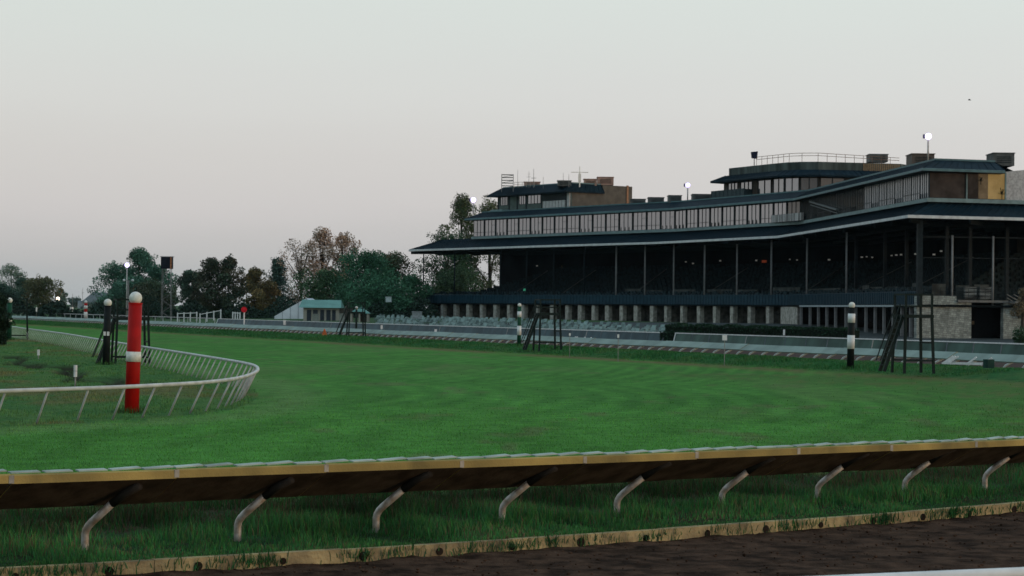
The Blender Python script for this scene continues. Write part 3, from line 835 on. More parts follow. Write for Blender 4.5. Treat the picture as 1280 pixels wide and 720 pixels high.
M_skypane = mat('pale_sky_pane', (.30, .30, .31), .25, .08, .35, spec=.5)  # pale colour stands for bright sky seen in the glass
def grandstand():
    base = Vector((FV[3][0], FV[3][1], 0))
    root = empty('grandstand', base, 'long dark green racecourse grandstand with stone arcade and glazed upper gallery', 'grandstand')
    def part(mb, name, m, parent=None, smooth=False):
        o = mb.build(name, m, None, smooth); 
        o.parent = parent or root
        if parent is None: o.matrix_parent_inverse = Matrix.Translation(-base)
        return o
    # ---- main roof
    m = MB()
    sweep(m, CH, [(0.0, EZ + .38), (6.0, 19.55)], 0)
    sweep(m, CH, [(6.0, 19.55), (14, 19.6)], 0)
    seams(m, CH, .1, EZ + .40, 6.0, 19.55, 1.3, .10, .16)
    roof = part(m, 'roof', M_roof)
    m = MB(); sweep(m, CH, [(.12, EZ - .02), (-.02, EZ), (-.04, EZ + .40), (.1, EZ + .43)], 0)
    part(m, 'fascia', M_fascia, roof)
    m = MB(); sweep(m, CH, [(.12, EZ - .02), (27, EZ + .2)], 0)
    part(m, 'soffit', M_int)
    m = MB(); A = offset(CH, .4); B = offset(CH, 26)
    for i in range(1, len(CH) - 1):
        n = int(np.linalg.norm(A[i + 1] - A[i]) / 9)
        for k in range(n + 1):
            f = k / max(1, n); a = A[i] + (A[i + 1] - A[i]) * f; b = B[i] + (B[i + 1] - B[i]) * f
            m.bar((a[0], a[1], EZ - .35), (b[0], b[1], EZ - .2), .3, .6)
    for off in (5, 11, 18):
        C = offset(CH, off)
        for i in range(1, len(CH) - 1): m.bar((*C[i], EZ - .6), (*C[i + 1], EZ - .6), .25, .5)
    part(m, 'roof_beams', mat('beam_dark', (.010, .015, .016), .8, spec=.1))
    # ---- ground floor
    fl = offset(CH, 2.5); zb = .5
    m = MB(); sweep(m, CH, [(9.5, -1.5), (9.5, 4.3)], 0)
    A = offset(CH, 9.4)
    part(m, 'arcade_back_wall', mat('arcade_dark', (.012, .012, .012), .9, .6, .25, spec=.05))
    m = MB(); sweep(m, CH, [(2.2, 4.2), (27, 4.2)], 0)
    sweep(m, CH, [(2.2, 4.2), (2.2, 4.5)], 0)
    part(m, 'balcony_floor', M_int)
    pil = [537, 553, 569, 585, 602, 619, 636, 654, 671, 690, 709, 725, 742, 759, 777, 795, 815, 833, 853, 874, 894, 915.5, 937.5, 960.5]
    for k, px in enumerate(pil):
        p, t, n = at_px(offset(CH, 2.9), px + 2)
        q = MB(); w = 1.15 * (1 + .06 * math.sin(k * 3)); q.box((p[0], p[1], 1.9), (w, 1.0, 4.6), math.atan2(t[1], t[0]))
        part(q, 'pillar', M_stone)
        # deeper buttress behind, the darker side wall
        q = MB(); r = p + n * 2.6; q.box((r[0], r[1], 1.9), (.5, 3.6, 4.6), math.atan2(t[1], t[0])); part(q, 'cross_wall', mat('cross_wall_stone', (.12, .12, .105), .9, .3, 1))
    q = MB(); pa, t, n = at_px(offset(CH, 2.6), 976); pb, _, _ = at_px(offset(CH, 2.6), 997)
    q.hexa([(pa[0], pa[1], zb), (pb[0], pb[1], zb), (pb[0] + n[0], pb[1] + n[1], zb), (pa[0] + n[0], pa[1] + n[1], zb),
            (pa[0], pa[1], 4.15), (pb[0], pb[1], 4.15), (pb[0] + n[0], pb[1] + n[1], 4.15), (pa[0] + n[0], pa[1] + n[1], 4.15)])
    part(q, 'stone_panel', M_stone)
    for px in (1002, 1013, 1023.5, 1034, 1045, 1058, 1070, 1083, 1094.5, 1105.5, 1117, 1128, 1139, 1149):
        p, t, n = at_px(offset(CH, 2.7), px); q = MB(); q.box((p[0], p[1], 1.6), (.42, .42, 5.2), math.atan2(t[1], t[0]))
        part(q, 'thin_column', M_colw)
    # ---- parapet of the seating deck
    m = MB(); sweep(m, CH, [(2.45, 4.28), (2.3, 4.3), (2.3, 6.35), (2.5, 6.4)], 0, (1, 5))
    A = offset(CH, 2.27)
    for i in range(1, 5):
        n = int(np.linalg.norm(A[i + 1] - A[i]) / 1.1)
        for k in range(n):
            p = A[i] + (A[i + 1] - A[i]) * k / n; m.bar((p[0], p[1], 4.4), (p[0], p[1], 6.3), .10, .07, 1)
    part(m, 'parapet', [M_par, mat('parapet_rib', (.007, .022, .033), .5)])
    m = MB(); C = offset(CH, 2.1); pa, _, _ = at_px(C, 1000); m.bar((*pa, 4.28), (*C[5], 4.28), .2, .28); part(m, 'edge_beam', mat('pale_beam', (.30, .36, .37), .5))
    # heads of seats on top of the parapet line
    m = MB()
    for rr in range(3):
        C = offset(CH, 3.1 + rr * 1.3)
        for i in range(1, 5):
            n = int(np.linalg.norm(C[i + 1] - C[i]) / 1.0)
            for k in range(n):
                if random.random() < .12: continue
                p = C[i] + (C[i + 1] - C[i]) * (k + random.uniform(-.2, .2)) / n
                d = C[i + 1] - C[i]; m.box((p[0], p[1], 6.35 + rr * .28 + random.uniform(-.1, .12)), (.62, .35, .5), math.atan2(d[1], d[0]), 0)
    part(m, 'deck_chairs', [mat('deck_chair_teal', (.014, .032, .038), .7, .4, .8, spec=.15)])['kind'] = 'stuff'
    # ---- raked tiers
    m = MB(); prof = [(2.9, 4.6)]
    for k in range(17):
        d = 7.2 + k * 1.1; z = 5.2 + k * .46; prof += [(d, z - .46), (d, z)]
    prof.append((27, prof[-1][1])); sweep(m, CH, prof, 0)
    for k in range(1, 17):
        C = offset(CH, 7.7 + k * 1.1); z = 5.2 + k * .46
        for i in range(1, 6):
            n = int(np.linalg.norm(C[i + 1] - C[i]) / 1.5)
            for j in range(n):
                if (j % 9) == 0: continue
                p = C[i] + (C[i + 1] - C[i]) * j / n; d = C[i + 1] - C[i]
                m.box((p[0], p[1], z + .38), (1.2, .12, .6), math.atan2(d[1], d[0]))
    part(m, 'seating_tier', M_tier)
    m = MB(); R_ = offset(FV, 26.5)
    for i in range(len(R_) - 1): m.quad((*R_[i], 4), (*R_[i + 1], 4), (*R_[i + 1], EZ + .2), (*R_[i], EZ + .2))
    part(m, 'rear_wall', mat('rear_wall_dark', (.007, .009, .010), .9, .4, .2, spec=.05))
    # pale privacy panels behind the parapet
    for px0, px1 in ((781, 801), (806, 829), (842, 869), (884, 915), (921, 947), (966, 1000), (1010, 1050), (1078, 1086), (1088, 1102), (1108, 1122), (1140, 1152), (1165, 1182), (1195, 1212), (1218, 1236)):
        C = offset(CH, 6.0 if px0 < 1150 else 5.0); a, t, n = at_px(C, px0); b, _, _ = at_px(C, px1)
        q = MB(); h = 7.3 + .5 * random.random()
        q.hexa([(*a, 4.6), (*b, 4.6), (*(b + n * .1), 4.6), (*(a + n * .1), 4.6), (*a, h), (*b, h), (*(b + n * .1), h), (*(a + n * .1), h)])
        part(q, 'partition_panel', mat('partition_greygreen', (.050, .060, .056), .6, .3, .7))
    # aisle hand rails going up the tiers
    for px in (640, 700, 790, 880, 1000, 1060, 1130):
        C = offset(CH, 8.0); a, t, n = at_px(C, px); b = a + n * 12 + t * -3
        q = MB(); q.bar((*a, 6.4), (*b, 12.2), .14); part(q, 'aisle_rail', mat('rail_dim', (.10, .105, .10), .6))
    # columns
    dark = (568, 625, 658, 692, 730)
    for px in dark + (770, 806, 842, 880.5, 921, 964, 1008.5, 1058):
        p, t, n = at_px(offset(CH, 2.8), px); q = MB(); q.tube([(*p, 4.4), (*p, EZ - .1)], .17, 10); part(q, 'column', M_frame if px in dark else M_colw, None, True)
    for px in (1190, 1241):
        p, t, n = at_px(offset(CH, 2.8), px); q = MB(); q.tube([(*p, 4.4), (*p, EZ - 2.2)], .15, 10); part(q, 'column', M_colw, None, True)
    for px in (1070, 1106, 1133, 1183, 1212, 1258):
        p, t, n = at_px(offset(CH, 7), px); q = MB(); q.box((p[0], p[1], 10.6), (.5, .5, 12.2), math.atan2(t[1], t[0])); part(q, 'column', mat('inner_column', (.016, .022, .024), .7, spec=.1))
    C = offset(CH, 2.6); q = MB(); q.box((C[5][0], C[5][1], 10.5), (.75, .75, 12.4), .1); part(q, 'corner_column', mat('corner_col', (.016, .024, .027), .6))
    p = offset(CH, 2.6)[1]; q = MB(); q.tube([(*p, .5), (*p, EZ)], .14, 8); part(q, 'column', M_frame, None, True)
    # beams on the end face
    C1 = offset(CH, 3.0)
    for z, w in ((14.2, .16), (11.2, .10)):
        q = MB(); q.bar((*C1[5], z), (*C1[6], z + .3), w); part(q, 'cross_beam', mat('inner_column', (.03, .037, .038)))
    # lit lamps deep inside
    for k, px in enumerate((857, 866, 987, 996, 1036, 1077, 1083, 1090, 1114, 1120, 1126, 1144, 1167, 1176, 588, 900, 945)):
        p, t, n = at_px(offset(CH, 22), px); q = MB(); s = .16 + .12 * random.random(); q.box((p[0], p[1], 13.6 + .25 * math.sin(px)), (s * 1.6, .25, s)); part(q, 'lamp', mat('lamp_dim', (.8, .8, .75), emit=(1, .95, .85), estr=.10))
    p, t, n = at_px(offset(CH, 22), 955); q = MB(); q.box((p[0], p[1], 13.5), (1.6, .2, .5), math.atan2(t[1], t[0])); part(q, 'red_lit_sign', mat('red_lit', (.5, .1, .05), emit=(1, .18, .06), estr=.07))
    for a0, a1, z0, z1, es in ((641, 656, 8.8, 13.2, .055), (671, 690, 11.0, 13.6, .025)):
        a, t, n = at_px(offset(CH, 26.2), a0); b, _, _ = at_px(offset(CH, 26.2), a1); q = MB()
        q.hexa([(*a, z0), (*b, z0), (*(b + n * .1), z0), (*(a + n * .1), z0), (*a, z1), (*b, z1), (*(b + n * .1), z1), (*(a + n * .1), z1)])
        part(q, 'daylight_opening', mat('daylight_opening%d' % a0, (.2, .17, .08), .8, .4, .9, emit=(.95, .75, .28), estr=es))  # daylight through the rear wall, given as a glow in the material
    p, t, n = at_px(offset(CH, 7.5), 656); q = MB(); q.box((p[0], p[1], 7.6), (.9, .2, .5), math.atan2(t[1], t[0])); part(q, 'green_exit_light', mat('green_lit', (.1, .5, .3), emit=(.1, .8, .4), estr=.10))

    # ---- stone end block with doorway, on the end face
    C = offset(CH, 2.5); c0, c1 = C[5], C[6]; t = (c1 - c0) / np.linalg.norm(c1 - c0); n = np.array((-t[1], t[0]))
    a = .15; dz0, dz1 = at_px(C, 1214.5, 5)[0], at_px(C, 1254.5, 5)[0]
    la = np.linalg.norm(dz0 - c0); lb = np.linalg.norm(dz1 - c0)
    def wallbox(q, l0, l1, z0, z1, o0=0.0, o1=.8):
        P = [c0 + t * l0 + n * o0, c0 + t * l1 + n * o0, c0 + t * l1 + n * o1, c0 + t * l0 + n * o1]
        q.hexa([(*p, z0) for p in P] + [(*p, z1) for p in P])
    M_block = bpy.data.materials.new('stone_blocks'); M_block.use_nodes = True
    nn = M_block.node_tree; bb = nn.nodes['Principled BSDF']; bb.inputs['Roughness'].default_value = .9
    ge = nn.nodes.new('ShaderNodeNewGeometry'); mp = nn.nodes.new('ShaderNodeMapping'); mp.inputs['Rotation'].default_value = (math.pi / 2, 0, -.1)
    nn.links.new(ge.outputs['Position'], mp.inputs[0])
    bt = nn.nodes.new('ShaderNodeTexBrick'); bt.inputs['Scale'].default_value = 1.0; bt.inputs['Brick Width'].default_value = .62; bt.inputs['Row Height'].default_value = .30
    bt.inputs['Mortar Size'].default_value = .025; bt.inputs['Color1'].default_value = (.23, .265, .24, 1); bt.inputs['Color2'].default_value = (.13, .155, .14, 1); bt.inputs['Mortar'].default_value = (.10, .10, .095, 1)
    bt.offset = .37; bt.squash = .7
    nn.links.new(mp.outputs[0], bt.inputs['Vector'])
    nz = nn.nodes.new('ShaderNodeTexNoise'); nz.inputs['Scale'].default_value = 1.3
    nn.links.new(ge.outputs['Position'], nz.inputs['Vector'])
    mx = nn.nodes.new('ShaderNodeMix'); mx.data_type = 'RGBA'; mx.blend_type = 'OVERLAY'; mx.inputs[0].default_value = .7
    nn.links.new(bt.outputs['Color'], mx.inputs[6]); nn.links.new(nz.outputs['Fac'], mx.inputs[7]); nn.links.new(mx.outputs[2], bb.inputs['Base Color'])
    q = MB(); wallbox(q, -.3, la - 2.4, -1.5, 5.75); wallbox(q, la - 2.4, la, -1.5, 4.85); wallbox(q, lb, lb + 20, -1.5, 4.85); part(q, 'stone_wall', M_block)
    q = MB(); wallbox(q, la - 2.3, lb + .6, 4.87, 5.2, -.35, 6); part(q, 'lintel_slab', mat('concrete_slab', (.14, .14, .13), .8))
    q = MB(); wallbox(q, la - .1, lb + .1, -1.5, 4.86, 3.0, 3.2); part(q, 'doorway', mat('doorway_black', (.006, .006, .006), .9))
    q = MB(); wallbox(q, la + 1.7, la + 2.1, 1.7, 2.2, 2.9, 2.98); part(q, 'door_plate', mat('brass_plate', (.12, .08, .04), .5))
    # stair rising to the right of the doorway
    q = MB()
    for k in range(7):
        wallbox(q, lb + .8 + k * .55, lb + 1.35 + k * .55, 4.87 - k * .33 - .05, 5.1 - k * .33, -2.0, -.02)
    wallbox(q, lb + .7, lb + 5.5, 4.75, 4.86, -.03, 1.5)
    for k in range(2):
        a_ = c0 + t * (lb + .5) - n * (2.0 - k * 1.9); b_ = c0 + t * (lb + 5.5) - n * (2.0 - k * 1.9)
        q.bar((*a_, 6.1), (*b_, 3.5), .09); q.bar((*a_, 5.6), (*b_, 3.0), .07)
    part(q, 'stairway', mat('stair_grey', (.17, .175, .165), .7))
    # railing of the terrace on the end face
    q = MB()
    for z in (5.9, 6.4, 6.9): q.bar((*(c0 + n * .3), z), (*(c1 + n * .3), z), .06)
    L = np.linalg.norm(c1 - c0)
    for k in range(int(L / .9)): p = c0 + t * k * .9 + n * .3; q.bar((*p, 5.0), (*p, 6.9), .05)
    part(q, 'terrace_railing', M_frame)
    for l in (8.2, 10.6):
        q = MB(); wallbox(q, l, l + 1.9, 5.4, 7.2, 1.5, 1.9); part(q, 'slatted_bin', mat('slat_pale', (.15, .17, .165), .6, .5, 3, stretch=(.1, .1, 2.5)))

    # ---- upper gallery
    off_w = 4.6
    a = 0.0
    for _ in range(400):
        P = FV[0] + (FV[1] - FV[0]) * a; d0 = (FV[1] - FV[0]) / np.linalg.norm(FV[1] - FV[0]); c = P + n0 * off_w + d0 * off_w
        if px_of(c) >= 591: break
        a += .0025
    GC = [P + n0 * 30, P] + FV[1:]
    W = offset(GC, off_w)
    m = MB(); sweep(m, GC, [(off_w + .05, 19.5), (off_w + .05, 23.9)], 0); part(m, 'gallery_wall', M_frame)
    m = MB(); sweep(m, GC, [(off_w - .35, 19.3), (off_w - .35, 19.85), (off_w + .05, 19.9)], 0); part(m, 'gallery_sill', M_sill)
    zt = 23.55
    for i in range(1, 6):
        L = np.linalg.norm(W[i + 1] - W[i]); n = max(1, round(L / 4.75)); t = (W[i + 1] - W[i]) / L; nrm = np.array((-t[1], t[0])); ang = math.atan2(t[1], t[0])
        endface = (i == 5)
        if endface: n = 0
        for k in range(n):
            s0 = W[i] + t * (L * k / n + .28); s1 = W[i] + t * (L * (k + 1) / n - .28); q = MB()
            z0 = 19.95
            q.hexa([(*(s0), z0), (*s1, z0), (*(s1 + nrm * .03), z0), (*(s0 + nrm * .03), z0), (*s0, zt), (*s1, zt), (*(s1 + nrm * .03), zt), (*(s0 + nrm * .03), zt)])
            # darker glass where the gallery turns in front of the stair
            pxm = px_of((s0 + s1) / 2)
            win = part(q, 'window', M_dglass if 985 < pxm < 1075 else (M_glass if pxm < 1075 else M_skypane))
            q = MB(); npane = 3 if i < 4 else 4
            for j in range(1, npane):
                p = s0 + (s1 - s0) * (j / npane) - nrm * .04; q.bar((*p, z0), (*p, zt), .085, .08) if i < 4 else q.bar((*(p + nrm * .03), z0), (*(p + nrm * .03), zt), .06, .30)
            if (k + i) % 3: a_ = s0 - nrm * .03; b_ = s1 - nrm * .03; q.bar((*a_, z0 + .85), (*b_, z0 + .85), .07, .08)
            else:
                for j in range(npane): 
                    p = s0 + (s1 - s0) * ((j + .3) / npane) - nrm * .03; q.bar((*p, z0), (*p, z0 + .7), .16, .07)
            if i < 3 and (k % 2): 
                a_ = s0 + (s1 - s0) * .66 - nrm * .05; b_ = s1 - nrm * .05; q.bar((*a_, z0 + 2.4), (*b_, z0 + 2.4), .06)
            o = q.build('frame', M_frame); o.parent = win
            q = MB(); p = s1 + t * .28; q.box((p[0], p[1], 21.8), (.34, .30, 4.3) if i < 4 else (.5, .12, 4.3), ang); part(q, 'mullion_post', M_frame)
    # white balcony boards on the gallery near the bend
    C = offset(GC, off_w - .5); a, t, nn_ = at_px(C, 963); b, _, _ = at_px(C, 1004); q = MB()
    q.hexa([(*a, 19.9), (*b, 19.9), (*(b + nn_ * .1), 19.9), (*(a + nn_ * .1), 19.9), (*a, 21.3), (*b, 21.3), (*(b + nn_ * .1), 21.3), (*(a + nn_ * .1), 21.3)])
    part(q, 'balcony_board', mat('board_pale', (.33, .33, .32), .6, .5, 1.5, stretch=(1, 2, .05)))
    # sloping stair seen inside the gallery at the bend
    a, t, nn_ = at_px(C, 1012); b, _, _ = at_px(C, 1046); q = MB()
    q.bar((*a, 23.0), (*b, 20.6), .5, .25); q.bar((*a, 22.4), (*b, 20.0), .12); part(q, 'gallery_stair', mat('stair_pale', (.13, .15, .15), .5))
    # end face glazing: dark panes, lit pane with plants, pale stone
    c0, c1 = W[5], W[6]; t = (c1 - c0) / np.linalg.norm(c1 - c0); n = np.array((-t[1], t[0]))
    def lpx(px): return float(np.dot(at_px(W, px, 5)[0] - c0, t))
    def pane(l0, l1, z0, z1, o, m, name, parent=None):
        q = MB(); P = [c0 + t * l0 + n * o, c0 + t * l1 + n * o, c0 + t * l1 + n * (o + .05), c0 + t * l0 + n * (o + .05)]
        q.hexa([(*p, z0) for p in P] + [(*p, z1) for p in P]); return part(q, name, m, parent)
    l = [lpx(x) for x in (1172, 1207, 1222, 1234, 1255.5)]
    M_lit0 = mat('dim_room', (.05, .04, .035), .4, .3, .5)
    M_lit1 = mat('dim_lit_room', (.10, .08, .05), .5, .3, .6, emit=(.9, .6, .32), estr=.055)
    M_lit2 = mat('lit_room', (.2, .15, .08), .5, .25, .5, emit=(1.0, .64, .20), estr=.15)
    pane(.1, l[1] - .05, 19.95, zt + .2, 0, M_lit0, 'window'); pane(l[1] + .05, l[2], 19.95, zt + .2, 0, M_lit0, 'window')
    pane(l[2], l[3], 19.95, zt + .2, 0, M_lit1, 'lit_window'); pane(l[3], l[4], 19.95, zt + .2, 0, M_lit2, 'lit_window')
    for x in (1207, 1255.5): 
        q = MB(); p = c0 + t * lpx(x); q.box((p[0] - n[0] * .06, p[1] - n[1] * .06, 21.8), (.2, .2, 4.2), math.atan2(t[1], t[0])); part(q, 'mullion_post', M_sill)
    for px, zb_, h in ((1251, 19.95, 2.0), (1224.5, 22.0, 1.4)):
        q = MB(); p = c0 + t * lpx(px) - n * .12
        for k in range(11):
            an = k / 10 * math.pi * 1.1 - .1; r = h * (.45 + .25 * math.sin(k * 2.3))
            e = p + t * (math.cos(an) * r * .5); q.bar((*p, zb_ + h * .35), (e[0], e[1], zb_ + h * .4 + math.sin(an) * r * .7), .10, .03)
        q.bar((*p, zb_), (*p, zb_ + h * .5), .09); part(q, 'window_plant', mat('plant_dark', (.012, .014, .010), .8))
    M_wb = mat('pale_brick', (.40, .40, .39), .8, .15, 3, bump=.3, bscale=12)
    q = MB(); P = [c0 + t * (l[4] + .15) - n * .02, c0 + t * (l[4] + 14) - n * .02, c0 + t * (l[4] + 14) + n * 8, c0 + t * (l[4] + .15) + n * 8]
    q.hexa([(*p, 19.5) for p in P] + [(*p, 25.6 if i in (1, 2) else 24.0) for i, p in enumerate(P)]); part(q, 'end_wall', M_wb)
    # gallery roof
    m = MB(); GR = GC[:-1] + [GC[-2] + (GC[-1] - GC[-2]) / np.linalg.norm(GC[-1] - GC[-2]) * (l[4] + 3.2 + off_w - 3.0)]
    sweep(m, GR, [(3.1, 24.0), (6.2, 25.5), (26, 25.6)], 0); seams(m, GR, 3.2, 24.05, 6.2, 25.5, 1.25)
    rf = part(m, 'gallery_roof', M_roof)
    m = MB(); sweep(m, GR, [(4.7, 23.55), (3.15, 23.62), (3.05, 23.66), (3.05, 24.03), (3.15, 24.06)], [1, 1, 0, 0]); part(m, 'gutter', [M_roofe, M_frame], rf)
    m = MB(); sweep(m, GR, [(6.0, 25.45), (5.98, 25.72), (6.5, 25.74)], 0); part(m, 'ridge_edge', M_roofe, rf)
    # gable end of the gallery roof at its right-hand end
    A = offset(GR, 3.1)[-1]; B = offset(GR, 6.2)[-1]; Cc = offset(GR, 12)[-1]; q = MB(); q.poly([(*A, 24.0), (*B, 25.5), (*Cc, 25.55), (*Cc, 23.5), (*A, 23.6)]); part(q, 'roof_end', mat('roof_end_sunlit', (.30, .24, .16), .4), rf)  # warm low sunlight put into the gable colour
    # back of the building (closes the volume)
    bk = [offset(CH, 24)[0], offset(CH, 24)[1], FV[2] + np.array((30, 12)), FV[3] + np.array((32, 3)), FV[4] + np.array((40, 18)), FV[5] + np.array((0, 14)), FV[5] + np.array((-8, 140)), FV[0] + n0 * 70]
    q = MB(); q.prism([tuple(b) for b in bk], 17.1, 25.3); part(q, 'upper_storey', mat('back_wall', (.07, .075, .07), .8))

    # ---- first roof pavilion
    base_off = 8.5
    C = offset(CH, base_off); a, t, n = at_px(C, 622); b, _, _ = at_px(C, 711)
    t = (b - a) / np.linalg.norm(b - a); n = np.array((-t[1], t[0])); Lp = np.linalg.norm(b - a); ang = math.atan2(t[1], t[0])
    # depth so that the side wall ends at the column 788
    dep = 1.0
    while px_of(b + n * dep) < 788: dep += .25
    dm = 1.0
    while px_of(b + n * dm) < 752: dm += .25
    def PB(l, o): return a + t * l + n * o
    def bx(q, l0, l1, o0, o1, z0, z1, mi=0):
        P = [PB(l0, o0), PB(l1, o0), PB(l1, o1), PB(l0, o1)]; q.hexa([(*p, z0) for p in P] + [(*p, z1) for p in P], mi)
    q = MB(); bx(q, 0, Lp, .0, dm, 25.3, 29.2); pav = part(q, 'pavilion', M_wallg)
    def sub(q, name, m, parent): 
        o = q.build(name, m); o.parent = parent; return o
    q = MB(); bx(q, Lp * .1, Lp + .05, dm, dep, 25.3, 31.0); bx(q, Lp - .1, Lp + .06, .6, dm, 25.3, 29.3); sub(q, 'brown_wall', M_brown, pav)
    q = MB(); o1 = 1.6; zr0, zr1 = 29.3, 31.2
    pts = [(-o1 * 1.6, -o1), (Lp + .5, -o1), (Lp + .5, dm + .2), (-o1 * 1.6, dm + .2)]; pti = [(.6, .9), (Lp - .4, .9), (Lp - .4, dm - .3), (.6, dm - .3)]
    lo = [(*PB(*p), zr0) for p in pts]; hi = [(*PB(*p), zr1) for p in pti]; lo2 = [(*PB(*p), zr0 - .25) for p in pts]
    for k in range(4): q.quad(lo[k], lo[(k + 1) % 4], hi[(k + 1) % 4], hi[k]); q.quad(lo2[k], lo2[(k + 1) % 4], lo[(k + 1) % 4], lo[k])
    q.poly(hi); q.poly(lo2[::-1])
    for k in range(4):
        A0, A1, B0, B1 = map(Vector, (lo[k], lo[(k + 1) % 4], hi[k], hi[(k + 1) % 4])); ns = max(2, int((A1 - A0).length / 1.2))
        for j in range(ns + 1): q.bar(A0.lerp(A1, j / ns) + Vector((0, 0, .03)), B0.lerp(B1, j / ns) + Vector((0, 0, .03)), .09, .12)
    sub(q, 'mansard_roof', M_roof, pav)
    q = MB(); 
    for k in range(4): q.bar(hi[k], hi[(k + 1) % 4], .25, .28)
    sub(q, 'roof_rim', M_roofe, pav)
    f = lambda px: (px - 622) / 89.0 * Lp
    for x0, x1, np_ in ((625, 634, 4), (649, 657, 3), (660, 676, 4)):
        q = MB(); bx(q, f(x0), f(x1), -.04, .02, 27.1, 28.9); w = sub(q, 'window', M_glass, pav)
        q = MB()
        for j in range(np_ + 1): l0 = f(x0) + (f(x1) - f(x0)) * j / np_; bx(q, l0 - .07, l0 + .07, -.10, -.045, 27.0, 29.0)
        sub(q, 'frame', M_frame, pav)
    q = MB()
    for x in (622, 636, 646.5, 658, 677.5):
        bx(q, f(x) - .25, f(x) + .25, -.09, -.003, 25.3, 29.2); sub(q, 'dark_bay', M_frame, pav); q = MB()
    bx(q, f(679), f(708), -.05, .05, 26.2, 29.2)
    sub(q, 'dark_bay', M_frame, pav)
    q = MB(); bx(q, f(680), f(707), -.35, -.2, 25.9, 27.4); sub(q, 'white_balustrade', mat('balus_white', (.42, .43, .42), .6, .1, 2), pav)
    q = MB()
    for j in range(8): l0 = f(680) + (f(707) - f(680)) * j / 7; bx(q, l0 - .05, l0 + .05, -.42, -.36, 25.9, 27.4)
    sub(q, 'baluster', M_brkt, pav)
    q = MB(); bx(q, f(708), f(711), -.1, .3, 25.6, 29.2); sub(q, 'white_pier', mat('balus_white', (.42, .43, .42)), pav)
    q = MB(); bx(q, Lp + .07, Lp + .25, dm + (dep - dm) * .80, dm + (dep - dm) * .86, 25.4, 31.2); sub(q, 'drain_pipe', mat('copper_pipe', (.30, .16, .09), .5), pav)
    q = MB(); bx(q, f(622), f(637), -2.2, -.1, 25.3, 26.0); sub(q, 'roof_hatch', M_sill, pav)
    P1 = dict(PB=PB, Lp=Lp, dm=dm, dep=dep, f=f)

    # ---- second roof pavilion (rounded corner)
    poly = [(42.6, 431), (50.4, 414.5), (52.4, 411.2), (55, 409.2), (58.5, 408.3), (75.5, 412), (88, 432), (60, 446)]
    ctr = np.mean(np.array(poly), 0)
    def grow(d):
        res = []
        k = len(poly)
        for i in range(k):
            p0, p1, p2 = np.array(poly[i - 1]), np.array(poly[i]), np.array(poly[(i + 1) % k])
            t1 = (p1 - p0) / np.linalg.norm(p1 - p0); t2 = (p2 - p1) / np.linalg.norm(p2 - p1)
            n1 = np.array((t1[1], -t1[0])); n2 = np.array((t2[1], -t2[0])); mm = n1 + n2; mm = mm / np.dot(mm, mm) * 2
            res.append(p1 + mm * d)
        return res
    zb2, zw = 25.3, 29.4
    q = MB(); q.prism([tuple(p) for p in poly], zb2, zw + .2); pv = part(q, 'pavilion', mat('pavilion_brown', (.075, .062, .052), .6, .2, .5))
    q = MB(); A = grow(2.2); B = grow(-.3); k = len(poly)
    for i in range(k):
        j = (i + 1) % k
        q.quad((*A[i], zw), (*A[j], zw), (*B[j], zw + 1.15), (*B[i], zw + 1.15)); q.quad((*A[i], zw - .3), (*A[j], zw - .3), (*A[j], zw), (*A[i], zw))
        ns = max(1, int(np.linalg.norm(A[j] - A[i]) / 1.1))
        for u in range(ns): 
            a_ = A[i] + (A[j] - A[i]) * u / ns; b_ = B[i] + (B[j] - B[i]) * u / ns; q.bar((*a_, zw + .04), (*b_, zw + 1.19), .08, .1)
    q.poly([(*p, zw - .3) for p in A][::-1]); sub(q, 'mansard_roof', M_roof, pv)
    q = MB(); q.prism([tuple(p) for p in grow(-.8)], zw + .6, zw + 2.7); sub(q, 'attic_wall', mat('attic_greygreen', (.075, .095, .088), .7, .3, .8, stretch=(1, 1, .1)), pv)
    q = MB(); A = grow(.9)
    for i in (5,):
        for u in range(18):
            a_ = np.array(grow(-.75)[4]) + (np.array(grow(-.75)[5]) - np.array(grow(-.75)[4])) * (.55 + .45 * u / 18); q.bar((*a_, zw + .9), (*a_, zw + 2.6), .28, .1)
    sub(q, 'attic_slats', mat('attic_tan', (.24, .17, .10), .6), pv)
    g1 = grow(.04)
    def wall_window(i, f0, f1, z0, z1, m, nm, nf=1, name='window'):
        p0, p1 = np.array(g1[i]), np.array(g1[i + 1]); a_ = p0 + (p1 - p0) * f0; b_ = p0 + (p1 - p0) * f1; tt = (p1 - p0) / np.linalg.norm(p1 - p0); nn_ = np.array((tt[1], -tt[0])) * .05
        q = MB(); q.hexa([(*a_, z0), (*b_, z0), (*(b_ - nn_), z0), (*(a_ - nn_), z0), (*a_, z1), (*b_, z1), (*(b_ - nn_), z1), (*(a_ - nn_), z1)]); sub(q, name, m, pv)
        q = MB()
        for u in range(nf + 1):
            c_ = a_ + (b_ - a_) * u / nf + nn_; q.bar((*c_, z0), (*c_, z1), .16, .1)
        sub(q, 'frame', M_frame, pv)
    wall_window(0, .10, .30, 26.6, 28.9, M_glass, '', 3); wall_window(0, .36, .60, 26.6, 28.9, M_glass, '', 3); wall_window(0, .72, .98, 26.0, 28.9, M_glass, '', 2)
    wall_window(1, .1, .95, 26.0, 28.9, M_glass, '', 2); wall_window(2, .05, .95, 26.0, 28.9, M_glass, '', 2); wall_window(3, .05, .95, 26.0, 28.9, M_dglass, '', 2)
    wall_window(4, .02, .30, 26.0, 28.9, M_dglass, '', 2)
    wall_window(4, .20, .28, 26.2, 27.5, mat('blind_white', (.45, .45, .42), .7), '', 1, 'blind'); wall_window(4, .33, .62, 26.2, 27.6, mat('blind_cream', (.50, .44, .30), .7), '', 2, 'blind')
    # balcony on its left front
    P0 = np.array(grow(1.8)[0]); P1_ = np.array(grow(1.8)[1]); q = MB()
